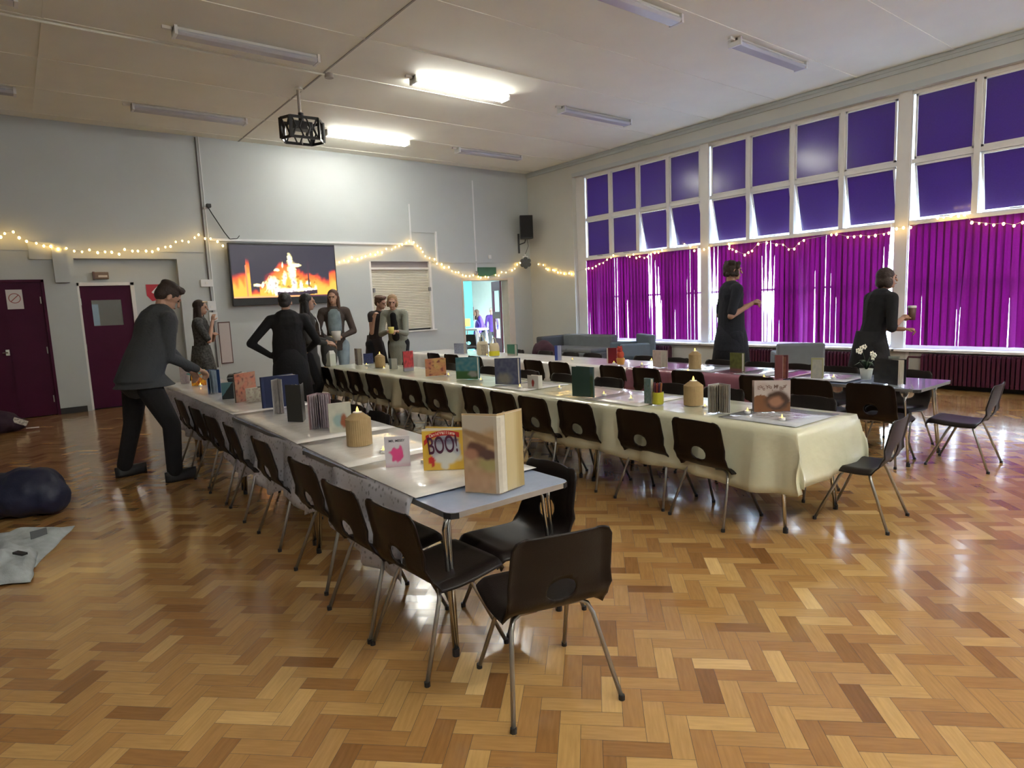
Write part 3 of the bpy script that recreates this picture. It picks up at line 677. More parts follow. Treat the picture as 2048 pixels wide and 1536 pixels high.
# ------------------------------------------------------------------ fairy lights
BULB = None
def fairy(name_label, pts, zones):
    global BULB
    root = thing('fairy_lights', name_label, 'fairy lights', pts[0])
    o0 = Vector(pts[0]); wire = []
    for i, p in enumerate(pts): wire.append(Vector(p)-o0)
    MB().tube([w+Vector((0, 0, .012)) for w in wire], .0035, 5).build('wire', mat('clear_wire', (.55, .52, .42), .4), root)
    if BULB is None:
        BULB = MB().ell((0, 0, 0), (.0115, .0115, .015), n=6, mseg=8).mesh('bulb', True)
        BULB.materials.append(mat('warm_led', (1, .8, .4), .5, emit=(1, .62, .17), es=1.9))
    for i, w in enumerate(wire):
        b = bpy.data.objects.new('bulb', BULB); COL.objects.link(b); b.parent = root; b.location = w
        s_ = 1.0+.5*random.random(); b.scale = (s_, s_, s_)
a = [(10,90),(60,45),(170,25),(245,100),(340,145),(465,170),(560,205),(650,210),(745,245),(850,235),(950,270),(1050,280),(1145,255),(1250,290),(1345,280),(1430,285),(1525,310),(1595,250),(1695,270),(1765,270),(1870,270)]
px = [(-30, 505), (-12, 480)]+[(x*.15625, 460+y*.15625) for x, y in a]
a = [(1170,205),(1215,185),(1270,170),(1310,165),(1350,130),(1400,122),(1448,130),(1495,97),(1525,75),(1575,105),(1618,105),(1670,128),(1712,160)]
px += [(x*.2604, 450+y*.2604) for x, y in a]
fairy('warm fairy lights swagged on the left of the back wall above the maroon doors', [aty(x, y, YB-.12) for x, y in px], None)
a = [(1265,250),(1305,265),(1345,250),(1380,255),(1408,225),(1455,240),(1488,228),(1520,215),(1560,200),(1600,203),(1620,183),(1655,185),(1690,155),(1735,160),(1765,140),(1795,130),(1820,120),(1855,105),(1878,92),(1915,102),(1945,130),(1972,150),(1988,180),(2010,215),(2045,230)]
px = [(360+x*.2441, 460+y*.2441) for x, y in a]
a = [(770,85),(790,125),(835,130),(857,160),(900,157),(928,192),(962,203),(988,205),(1025,228),(1055,237),(1090,238),(1122,230),(1168,243),(1190,252),(1232,243),(1258,248),(1325,228),(1355,233),(1380,202),(1420,205),(1475,185),(1500,170),(1522,133),(1548,118)]
px += [(700+x*.2197, 500+y*.2197) for x, y in a]
fairy('warm fairy lights from the television across the hatch to the doorway', [aty(x, y, YB-.06) for x, y in px], None)
a = [(1715,130),(1760,137),(1785,170),(1803,178),(1848,182),(1863,187),(1892,205),(1920,208),(1950,215),(1995,212),(2018,217)]
px = [(700+x*.2197, 500+y*.2197) for x, y in a]
a = [(250,665),(275,657),(312,655),(345,635),(378,615),(415,605),(452,573),(490,555),(512,532),(640,537),(670,547),(705,525),(733,557),(765,545),(810,557),(843,547),(873,520),(910,507),(945,505),(980,483),(1195,425),(1252,445),(1290,487),(1383,475),(1430,460),(1620,425),(1627,440),(1625,465)]
px += [(1120+x*.2083, 400+y*.2083) for x, y in a]
a = [(850,1022),(865,1030),(900,1045),(915,1035),(930,1028),(955,1000),(990,995),(1030,1003),(1057,1003),(1080,1022),(1103,1020),(1122,998),(1142,985),(1255,962),(1275,960),(1322,972),(1348,970),(1375,967),(1408,970),(1435,965),(1470,960),(1490,955),(1522,937),(1550,933),(1580,932),(1690,893),(1715,890),(1745,885),(1775,885),(1800,880),(1830,912),(1860,915),(1888,918),(1920,922),(1960,917),(2003,925),(2038,912)]
px += [(1050+x*.4883, y*.4883) for x, y in a]
fairy('warm fairy lights looped along the top of the purple vertical blinds', [atx(x, y, XW-.04) for x, y in px], None)

# ------------------------------------------------------------------ tables
ZT_ = .6125
def make_table(x0, x1, y0, y1, label, group):
    cx, cy = (x0+x1)/2, (y0+y1)/2; w, l = (x1-x0), (y1-y0)
    t = thing('folding_table', label, 'table', (cx, cy, 0), 0, group)
    r = .045; hx, hy = w/2-.002, l/2-.003
    pts = []
    for sx_, sy_, a0 in ((1, 1, 0), (-1, 1, PI/2), (-1, -1, PI), (1, -1, 3*PI/2)):
        for k in range(5): a_ = a0+k*PI/8; pts.append((sx_*(hx-r)+math.cos(a_)*r, sy_*(hy-r)+math.sin(a_)*r))
    MB().loft([[Vector((x*.996, y*.998, z)) for x, y in pts] for z in (ZT_-.02, ZT_)]).build('tabletop', M_blue, t)
    e = MB().loft([[Vector((x*s_, y*s_, z)) for x, y in pts] for s_, z in ((.985, ZT_-.024), (1.0, ZT_-.024), (1.0, ZT_-.001), (.985, ZT_-.001))], close=True); e.build('edge_trim', M_edge, t)
    for sx_, sy_ in ((1, 1), (-1, 1), (-1, -1), (1, -1)):
        b = MB(); b.loft([[Vector((sx_*(hx-r)+math.cos(math.atan2(sy_, sx_)+d)*(r+q), sy_*(hy-r)+math.sin(math.atan2(sy_, sx_)+d)*(r+q), z)) for d, q in ((-.7, -.004), (-.7, .003), (0, .003), (.7, .003), (.7, -.004))] for z in (ZT_-.026, ZT_-.003)])
        b.build('corner_bumper', M_black, t)
    for sy_ in (-1, 1):
        f = MB(); f.box(-hx+.05, hx-.05, sy_*(hy-.13)-.02, sy_*(hy-.13)+.02, ZT_-.045, ZT_-.022); f.build('cross_rail', M_edge, t)
        for sx_ in (-1, 1):
            g = MB(); yy = sy_*(hy-.13); xf = sx_*(hx-.03)
            g.tube([(xf-sx_*.10, yy, ZT_-.035), (xf-sx_*.055, yy, ZT_-.04), (xf-sx_*.035, yy+sy_*.01, ZT_-.08), (xf-sx_*.012, yy+sy_*.06, .012)], .0095)
            g.tube([(xf-sx_*.02, yy-.035, ZT_-.03), (xf-sx_*.008, yy-.02, ZT_-.10), (xf, yy+sy_*.065, .012)], .0095)
            g.build('leg', M_chrome, t, smooth=True)
            h = MB(); h.cyl((xf-sx_*.005, yy+sy_*.063, 0), .015, .03, 10); h.build('foot_cap', M_black, t)
    return t
TB = [(1.22, 1.85, 2.0, 1.6, 4, 'left'), (3.37, 4.05, 1.80, 1.7, 4, 'middle'), (5.32, 6.01, 1.88, 1.55, 5, 'right')]
ORD = ['nearest', 'second', 'third', 'fourth', 'fifth']
for x0, x1, y0, l, n, nm in TB:
    for k in range(n):
        bx = (.0, .03, .053, .055)[k] if x0 < 2 else 0
        make_table(x0+bx, x1+bx, y0+k*l, y0+(k+1)*l, 'blue-topped folding table, %s from the camera in the %s row of tables' % (ORD[k], nm), 'folding tables of the %s row' % nm)

def bend(y):
    t = max(0, min(1, (y-2.0)/3.2)); return .055*t*t*(3-2*t)
def cloth(name, label, m, x0, x1, y0, y1, hl, hr, hn, hf, dz, group=None, ripple=.02, seed=0, wavy=0):
    rnd = random.Random(seed); st = .045
    def axis(a, b, ha, hb):
        L = [-ha+ha*i/max(1, int(ha/st)+1) for i in range(int(ha/st)+1)] if ha > 0 else []
        n_ = int((b-a)/(.12)); L += [i*(b-a)/n_ for i in range(n_+1)]
        if hb > 0: L += [(b-a)+hb*(i+1)/(int(hb/st)+1) for i in range(int(hb/st)+1)]
        return L
    X = axis(x0, x1, hl, hr); Y = axis(y0, y1, hn, hf)
    if hl > 0 or hr > 0:      # finer sampling along the length so that folds show
        Y = sorted(set([round(v_, 4) for v_ in Y]+[round(i*.05, 4) for i in range(int((y1-y0)/.05)+1)]))
    v = []; f = []; ph = rnd.random()*6
    for yy in Y:
        for xx in X:
            dx = max(0, -xx, xx-(x1-x0)); dy = max(0, -yy, yy-(y1-y0)); drop = max(dx, dy)
            sx_ = -1 if xx < 0 else (1 if xx > x1-x0 else 0); sy_ = -1 if yy < 0 else (1 if yy > y1-y0 else 0)
            px_ = x0+min(max(xx, 0), x1-x0); py_ = y0+min(max(yy, 0), y1-y0)
            wob = math.sin(yy*17+ph)+.6*math.sin(yy*31+ph*2); wob2 = math.sin(xx*19+ph)
            off = .006+drop*.10
            if dx > 0: px_ += sx_*(off+ripple*(.5+.5*wob)*min(1, dx*4)*1.0)
            if dy > 0: py_ += sy_*(off+ripple*(.5+.5*wob2)*min(1, dy*4))
            d2 = drop
            if wavy and drop > 0: d2 = drop*(1+wavy*(noise.noise(Vector((yy*1.7, seed, 0)))))
            z = ZT_+dz-(max(0, d2-.012) if drop > 0 else 0)
            if drop == 0: z += .0035*(.5+.5*noise.noise(Vector((px_*7, py_*7, seed))))
            if x0 < 2: px_ += bend(py_)
            v.append((px_, py_, z))
    nx = len(X)
    for j in range(len(Y)-1):
        for i in range(nx-1): a_ = j*nx+i; f.append((a_, a_+1, a_+nx+1, a_+nx))
    me = bpy.data.meshes.new(name); me.from_pydata(v, [], f); me.polygons.foreach_set('use_smooth', [True]*len(f)); me.materials.append(m)
    o = bpy.data.objects.new(name, me); COL.objects.link(o); md = o.modifiers.new('thickness', 'SOLIDIFY'); md.thickness = .0012; md.offset = 1
    return tag(o, label, 'tablecloth', group)
def lace_mat():
    M = bpy.data.materials.new('speckled_lace_sheet'); M.use_nodes = True; n = M.node_tree.nodes; L = M.node_tree.links; b = n['Principled BSDF']
    tc = n.new('ShaderNodeTexCoord'); v = n.new('ShaderNodeTexVoronoi'); v.inputs['Scale'].default_value = 34; L.new(tc.outputs['Object'], v.inputs['Vector'])
    r = n.new('ShaderNodeValToRGB'); r.color_ramp.elements[0].position = .13; r.color_ramp.elements[0].color = (.25, .25, .29, 1); r.color_ramp.elements[1].position = .34; r.color_ramp.elements[1].color = (.62, .62, .70, 1)
    nz = n.new('ShaderNodeTexNoise'); nz.inputs['Scale'].default_value = 60; L.new(tc.outputs['Object'], nz.inputs['Vector'])
    ad = n.new('ShaderNodeMath'); ad.operation = 'MULTIPLY'; L.new(v.outputs['Distance'], ad.inputs[0]); mr = n.new('ShaderNodeMapRange'); mr.inputs['To Min'].default_value = .3; mr.inputs['To Max'].default_value = 1.7
    L.new(nz.outputs[0], mr.inputs[0]); L.new(mr.outputs[0], ad.inputs[1]); L.new(ad.outputs[0], r.inputs[0]); L.new(r.outputs[0], b.inputs['Base Color'])
    b.inputs['Roughness'].default_value = .5; b.inputs['Alpha'].default_value = .88; return M
M_lace = lace_mat()
cloth('lace_tablecloth', 'grey speckled lacy tablecloth hanging down the left side of the left table row', M_lace, 1.22, 1.85, 2.28, 8.35, .36, .0, .0, .06, .003, seed=3, ripple=.035, wavy=.55)
WS = [(2.25, 2.93, 'nearest'), (2.935, 3.70, 'second nearest'), (3.705, 5.2, 'third nearest'), (5.205, 8.38, 'farthest')]
for i, (a_, b_, nm) in enumerate(WS):
    cloth('white_table_sheet', 'crinkled white plastic sheet on the left table row, %s of four to the camera' % nm, M_cl_white, 1.215, 1.86, a_, b_, 0, 0, 0, 0, .009, 'white sheets on the left table row', seed=10+i)
cloth('cream_tablecloth', 'pale greenish cream plastic tablecloth draped over the whole middle table row', M_cl_green, 3.35, 4.07, 1.78, 8.62, .36, .30, .33, .2, .004, seed=5, ripple=.03, wavy=.15)
cloth('white_tablecloth', 'white plastic tablecloth over the far part of the right table row', M_cl_white, 5.30, 6.03, 4.72, 9.65, .27, .2, 0, .2, .004, seed=6, ripple=.03)
cloth('mauve_tablecloth', 'mauve plastic tablecloth in the middle of the right table row', M_cl_pink, 5.30, 6.03, 2.95, 4.78, .24, .2, 0, 0, .007, seed=7, ripple=.03)
for i, (a_, b_, nm, hl) in enumerate(((2.45, 2.93, 'near end', 0), (3.15, 3.5, 'middle', 0), (3.75, 4.2, 'far end', 0))):
    cloth('foil_table_sheet', 'crinkled silvery sheet laid on the right table row, %s of three' % nm, M_cl_clear, 5.38, 5.96, a_, b_, 0, 0, 0, 0, .010 if i == 0 else .0125, 'silvery sheets on the right table row', seed=20+i)
for i, (a_, b_, nm) in enumerate(((1.84, 2.35, 'at the near end'), (3.0, 3.55, 'by the brown picture book'), (4.3, 4.8, 'around the middle'))):
    cloth('clear_table_sheet', 'crinkled clear plastic runner on the cream tablecloth %s' % nm, M_cl_clear if i < 1 else M_cl_white, 3.45, 3.98, a_, b_, 0, 0, 0, 0, .009, 'clear runners on the middle table row', seed=30+i)

# ------------------------------------------------------------------ school chairs
def make_chair():
    t = thing('school_chair', 'chair', 'chair', (0, 0, 0))
    prof = [(.205, .322), (.202, .345), (.185, .360), (.15, .362), (.09, .357), (.03, .352), (-.03, .349), (-.08, .349), (-.12, .354), (-.15, .367), (-.17, .388), (-.182, .415), (-.19, .445), (-.198, .48), (-.206, .515), (-.214, .55), (-.221, .585), (-.228, .615), (-.234, .637), (-.238, .648)]
    NU = 22; v = []; f = []; nv = len(prof)
    def width(k):
        s_ = k/(nv-1)
        w = .186 if k > 2 else (.150, .168, .178)[k]
        if k >= 3 and k < 8: w = .186+.008*math.sin((k-3)/5*PI)
        if 8 <= k <= 12: w = .192
        if k > 12: w = .192-.014*(k-12)/(nv-13)
        if k == nv-1: w -= .030
        if k == nv-2: w -= .012
        return w
    for k, (y, z) in enumerate(prof):
        w = width(k)
        for i in range(NU+1):
            u = -1+2*i/NU; a_ = abs(u)
            dz = -.0; dy = 0
            edge = max(0, (a_-.78)/.22)
            if k < 9: dz = -.026*edge**1.5+ -.010*(1-a_*a_)*(1 if 2 < k else 0)
            elif k < 13: dz = -.012*edge**1.5; dy = .012*edge
            if k >= 12: dy = .030*a_**2.2*(1 if k > 12 else .6) - .018*edge**2
            v.append((u*w, y+dy, z+dz+(-.002*a_**4 if k < nv-1 else -.006*a_**2)))
    for k in range(nv-1):
        for i in range(NU): a_ = k*(NU+1)+i; f.append((a_, a_+1, a_+NU+2, a_+NU+1))
    me = bpy.data.meshes.new('shell'); me.from_pydata(v, [], f)
    b = bmesh.new(); b.from_mesh(me)
    bmesh.ops.subdivide_edges(b, edges=b.edges[:], cuts=1, use_grid_fill=True)
    cz, rx, rz = .437, .056, .044
    def q(p): return math.hypot(p.x/rx, (p.z-cz)/rz)
    dele = [fc for fc in b.faces if q(fc.calc_center_median()) < 1 and fc.calc_center_median().y < -.13]
    bmesh.ops.delete(b, geom=dele, context='FACES')
    for vt in b.verts:
        if vt.is_boundary and q(vt.co) < 1.6 and vt.co.y < -.12 and abs(vt.co.x) < .09:
            d = q(vt.co)
            if d > .01:
                vt.co.x /= d; vt.co.z = cz+(vt.co.z-cz)/d
    b.to_mesh(me); b.free(); me.polygons.foreach_set('use_smooth', [True]*len(me.polygons)); me.materials.append(M_chair)
    o = bpy.data.objects.new('shell', me); COL.objects.link(o); o.parent = t
    md = o.modifiers.new('s', 'SOLIDIFY'); md.thickness = .007; md.offset = -1
    bake(o); o.data.polygons.foreach_set('use_smooth', [True]*len(o.data.polygons))
    for sx_ in (-1, 1):
        MB().tube([(sx_*.05, .03, .330), (sx_*.105, .035, .330), (sx_*.128, .045, .322), (sx_*.142, .065, .285), (sx_*.183, .190, .008)], .0085, 8).build('leg', M_tube, t, smooth=True)
        MB().tube([(sx_*.05, -.08, .330), (sx_*.115, -.085, .332), (sx_*.142, -.095, .322), (sx_*.158, -.11, .285), (sx_*.205, -.215, .008)], .0085, 8).build('leg', M_tube, t, smooth=True)
    MB().tube([(-.12, .03, .335), (.12, .03, .335)], .008).build('seat_rail', M_tube, t); MB().tube([(-.12, -.08, .337), (.12, -.08, .337)], .008).build('seat_rail', M_tube, t)
    for sx_ in (-1, 1):
        MB().cyl((sx_*.183, .190, 0), .0115, .018, 8).build('foot_ferrule', M_black, t); MB().cyl((sx_*.205, -.215, 0), .0115, .018, 8).build('foot_ferrule', M_black, t)
    return t
chair0 = make_chair(); index_kids(); used = [False]
def put_chair(x, y, rz, label, group):     # x,y = middle of the back rest's top edge
    global chair0
    if used[0]: c = copy_tree(chair0)
    else: c = chair0; used[0] = True
    off = Matrix.Rotation(rz, 3, 'Z') @ Vector((0, -.236, 0))
    c.location = (x-off.x, y-off.y, 0); c.rotation_euler = (0, 0, rz); c['label'] = label; c['category'] = 'chair'; c['group'] = group; return c
rj = random.Random(21)
NTH = ['first', 'second', 'third', 'fourth', 'fifth', 'sixth', 'seventh', 'eighth', 'ninth', 'tenth', 'eleventh', 'twelfth']
def J(a_=4): return math.radians(rj.uniform(-a_, a_))
put_chair(1.335, 1.475, math.radians(-16), 'dark brown plastic chair at the near end of the left table row, nearest the camera', 'chairs at the table ends')
put_chair(3.98, 1.47, math.radians(7), 'dark brown chair at the near end of the middle table row, seen from the side', 'chairs at the table ends')
put_chair(5.72, 1.47, math.radians(4), 'dark brown school chair at the near end of the right table row, farthest right', 'chairs at the table ends')
for k, (x, y) in enumerate(((1.03, 2.17), (1.01, 2.60), (1.05, 3.17), (1.07, 3.92), (1.07, 4.62), (1.07, 5.15), (1.08, 5.72), (1.10, 6.45))):
    put_chair(x, y, -PI/2+J()+(.10 if k == 0 else 0), 'dark brown chair, left side of the left table row, %s from the near end' % NTH[k], 'chairs on the left of the left table row')
rows = [
 ('T1R', 1.93, [(1108, 918), (768, 822), (728, 806), (688, 798)], PI/2, 'dark brown chair, right side of the left table row, %s from the near end', 'chairs on the right of the left table row'),
 ('T2L', 3.17, [(1387, 848), (1265, 819), (1140, 808), (1062, 796), (1008, 785), (937, 771), (864, 761), (815, 753), (741, 750), (703, 741), (680, 736), (643, 735)], -PI/2, 'dark brown chair, left side of the middle table row, %s from the near end', 'chairs on the left of the middle table row'),
 ('T2R', 4.42, [(1625, 788), (1447, 780), (1350, 771), (1220, 763), (1132, 752), (1060, 745), (980, 738), (904, 728)], PI/2, 'dark brown chair, right side of the middle table row, %s from the near end', 'chairs on the right of the middle table row'),
 ('T3L', 5.20, [(1737, 762), (1615, 757), (1512, 750), (1370, 739), (1288, 734), (1220, 729), (1115, 723), (1062, 720), (948, 713), (900, 709), (864, 700)], -PI/2, 'dark brown chair, left side of the right table row, %s from the near end', 'chairs on the left of the right table row'),
 ('T3R', 6.30, [(1823, 738), (1682, 734), (1597, 730), (1527, 724), (1440, 721), (1355, 717), (1290, 714), (1186, 711), (1147, 707), (1092, 703), (1037, 703)], PI/2, 'dark brown chair, window side of the right table row, %s from the near end', 'chairs on the window side of the right table row')]
for key, X, P, rz, lab, grp in rows:
    last = None
    for k, (x, y) in enumerate(P):
        Xc = 2.07 if (key == 'T1R' and k > 0) else X; p = atx(x, y, Xc); yy = p.y
        if last is not None and yy < last+.42: yy = last+.42
        last = yy
        put_chair(Xc+rj.uniform(-.02, .02), yy, rz+J(), lab % NTH[k], grp)

# ------------------------------------------------------------------ books, candles and small things on the tables
ZB = ZT_+.014
def painted(name, A, B, h, fn, parent, m_, off=.0008, nx=28, ny=34, base=0.0):
    """flat printed face from base point A to B (local coords), height h, facing the side to the right of A->B"""
    A = Vector(A); B = Vector(B); d = (B-A); n_ = Vector((d.y, -d.x, 0)).normalized()*off; v = []; f = []; c = []
    for j in range(ny+1):
        for i in range(nx+1):
            u, w_ = i/nx, j/ny; p = A+d*u+n_; v.append((p.x, p.y, p.z+base+h*w_)); c += [*fn(u, w_), 1]
    for j in range(ny):
        for i in range(nx): a_ = j*(nx+1)+i; f.append((a_, a_+1, a_+nx+2, a_+nx+1))
    me = bpy.data.meshes.new(name); me.from_pydata(v, [], f); at_ = me.color_attributes.new('Col', 'FLOAT_COLOR', 'POINT'); at_.data.foreach_set('color', c)
    me.materials.append(m_); o = bpy.data.objects.new(name, me); COL.objects.link(o); o.parent = parent; return o
M_print = mat('printed_cover', (.5, .5, .5), .3, attr='Col', coat=.2)
M_page = mat('book_pages', (.62, .58, .50), .8, var=.05, vscale=60)
def cm(name, c): return mat('cover_'+name, c, .35, var=.04, vscale=30)
def slab(A, B, t, h, z0=0):
    A = Vector(A); B = Vector(B); d = (B-A).normalized(); n_ = Vector((d.y, -d.x, 0))*t/2
    return MB().loft([[(p.x, p.y, z) for p in (A-n_, B-n_, B+n_, A+n_)] for z in (z0, z0+h)])
def mixc(a, b, t): t = max(0, min(1, t)); return tuple(a[i]*(1-t)+b[i]*t for i in range(3))
def blob(u, v, cx, cy, rx, ry, s_=0.1, seed=0, nz=.25):
    d = math.hypot((u-cx)/rx, (v-cy)/ry)+nz*noise.noise(Vector((u*7, v*7, seed))); return max(0, min(1, (1-d)/s_+.5))
def art(c1, c2, c3, seed, sc=4):
    def fn(u, v):
        a_ = noise.noise(Vector((u*sc, v*sc, seed)))*.9+.5; b_ = noise.noise(Vector((u*sc*2.3+5, v*sc*2.3, seed)))*.9+.35
        c = mixc(c1, c2, a_*1.3-.15); return mixc(c, c3, (b_-.45)*3)
    return fn
def stand_book(label, bl, br, top, cname, ccol, fn, thick=.012, open_deg=22, spine='L', group=None, z=ZB, topx=None, depth_w=1.0, n_leaves=4):
    """book stood upright and slightly ajar: front cover runs between two base pixels, the back cover swings away behind"""
    A = at(*bl, z); B = at(*br, z); h = hgt((A+B)/2, topx if topx else (bl[0]+br[0])/2, top)
    t = thing('picture_book', label, 'book', (A+B)/2, 0, group); o = (A+B)/2
    a = A-o; b = B-o; cv = cm(cname, ccol)
    hinge, free = (a, b) if spine == 'L' else (b, a); d = (free-hinge)
    awayside = Vector((-d.y, d.x, 0)); awayside = awayside if awayside.dot(Vector((o.x, o.y, 0))) > 0 else -awayside
    sg = 1 if Vector((d.x, d.y, 0)).cross(awayside).z > 0 else -1
    slab(a, b, .003, h).build('front_cover', cv, t)
    if fn:
        painted('cover_picture', a, b, h, fn, t, M_print, off=.0022)
    hb = hinge+awayside.normalized()*thick
    back = hb+Matrix.Rotation(sg*math.radians(open_deg), 3, 'Z') @ d*depth_w
    slab(hb, back, .003, h).build('back_cover', cv, t)
    slab(hinge, hb, .003, h).build('spine', cv, t)
    pg = MB()
    for k in range(n_leaves):
        q = (k+.8)/(n_leaves+.6); s0 = hinge+(hb-hinge)*q; e0 = s0+Matrix.Rotation(sg*math.radians(open_deg*q), 3, 'Z') @ d*.96
        q2 = slab(s0, e0, .0022 if open_deg > 5 else thick/(n_leaves+.5), h-.008, .003); n0 = len(pg.v); pg.v += q2.v; pg.f += [tuple(n0+i for i in fc) for fc in q2.f]
    pg.build('pages', M_page, t); return t
def fan_book(label, c, top, w, yaw, spread, n, cname, ccol, page=(.55, .52, .47), group=None, z=ZB, opening=1):
    """book stood open, seen from its opening: leaves fan out towards the viewer"""
    P = at(*c, z); h = hgt(P, c[0], top); t = thing('open_book', label, 'book', P, 0, group)
    tow = Vector((-P.x, -P.y, 0)).normalized()*opening; tow = Matrix.Rotation(math.radians(yaw), 3, 'Z') @ tow; s0 = -tow*w*.5
    for k, nm in ((0, 'front_cover'), (1, 'back_cover')):
        a_ = math.radians((k-.5)*spread); e = s0+Matrix.Rotation(a_, 3, 'Z') @ tow*w; slab(s0, e, .003, h).build(nm, cm(cname, ccol), t)
    pg = MB(); rnd = random.Random(n+int(c[0]))
    for k in range(n):
        a_ = math.radians(((k+.7)/(n+.4)-.5)*spread*.94+rnd.uniform(-1.5, 1.5)); e = s0+Matrix.Rotation(a_, 3, 'Z') @ tow*w*.97; q2 = slab(s0, e, .0018, h-.008, .003)
        n0 = len(pg.v); pg.v += q2.v; pg.f += [tuple(n0+i for i in fc) for fc in q2.f]
    pg.build('pages', mat('pages_%s' % cname, page, .8, var=.25, vscale=25), t); return t

# -- left table row, near to far
def big_book():
    z = ZB-.006; A = at(931, 986, z); Bm = at(1000, 990, z); C = at(1049, 971, z); h = hgt(A, 924, 828)
    t = thing('picture_book', 'large tall picture book standing open with a brown animal on sand, nearest the camera', 'book', Bm); a = A-Bm; c = C-Bm; s0 = Vector((0, 0, 0))
    far = Vector((Bm.x, Bm.y, 0)).normalized()*.012
    slab(a+far, s0+far, .003, h).build('front_cover', cm('sand', (.45, .33, .19)), t); slab(s0+far, c+far, .003, h).build('back_cover', cm('sand', (.45, .33, .19)), t)
    def left(u, v):
        v2 = v+.05*math.sin(u*5)
        c_ = mixc((.50, .34, .20), (.38, .25, .13), noise.noise(Vector((u*6, v*9, 2)))+.5)
        c_ = mixc(c_, (.48, .43, .36), (v2-.74)*9); c_ = mixc(c_, (.30, .18, .09), blob(u, v, .6, .80-.15*u, .7, .05, .6, 3))
        c_ = mixc(c_, (.36, .33, .13), blob(u, v, .75, .38, .30, .10, .7, 4)*.8); c_ = mixc(c_, (.48, .28, .17), blob(u, v, .30, .15, .6, .14, .8, 9)*.6)
        c_ = mixc(c_, (.12, .055, .04), blob(u, v, .38, .56, .30, .10, .5, 5)); c_ = mixc(c_, (.10, .05, .045), blob(u, v, .72, .50, .24, .07, .5, 8)); c_ = mixc(c_, (.40, .20, .13), blob(u, v, .22, .50, .20, .07, .6, 6))
        if u > .90: c_ = mixc(c_, (.5, .46, .38), .75)
        return c_
    pa = a*.99+far*.4; pb = -(c.normalized())*.004
    pb = Vector((0.0, 0, 0))-far*.35
    slab(pa, pb, .003, h-.012, .006).build('page', M_page, t); painted('page_picture', pa, pb, h-.014, left, t, M_print, off=.0022, nx=46, ny=60, base=.007)
    def right(u, v): return mixc((.50, .42, .24), (.36, .27, .11), (u-.45)*3+noise.noise(Vector((u*20, v*2, 1)))*.4)
    pc = c*.985-far*.1; s1 = c*.30-far*.1
    slab(s1, pc, .003, h-.010, .006).build('page', M_page, t); painted('page_picture', s1, pc, h-.012, right, t, M_print, off=.0022, nx=24, ny=30, base=.007)
    g = MB(); 
    for k, (q, e) in enumerate(((.0, .30), (.02, .14))): 
        sl = slab(s0+far*.5, c*e+far*(-.45-.2*k), .002, h-.014-.006*k, .006); n0 = len(g.v); g.v += sl.v; g.f += [tuple(n0+i for i in fc) for fc in sl.f]
    g.build('pages', M_page, t)
    q = thing if False else None
big_book()

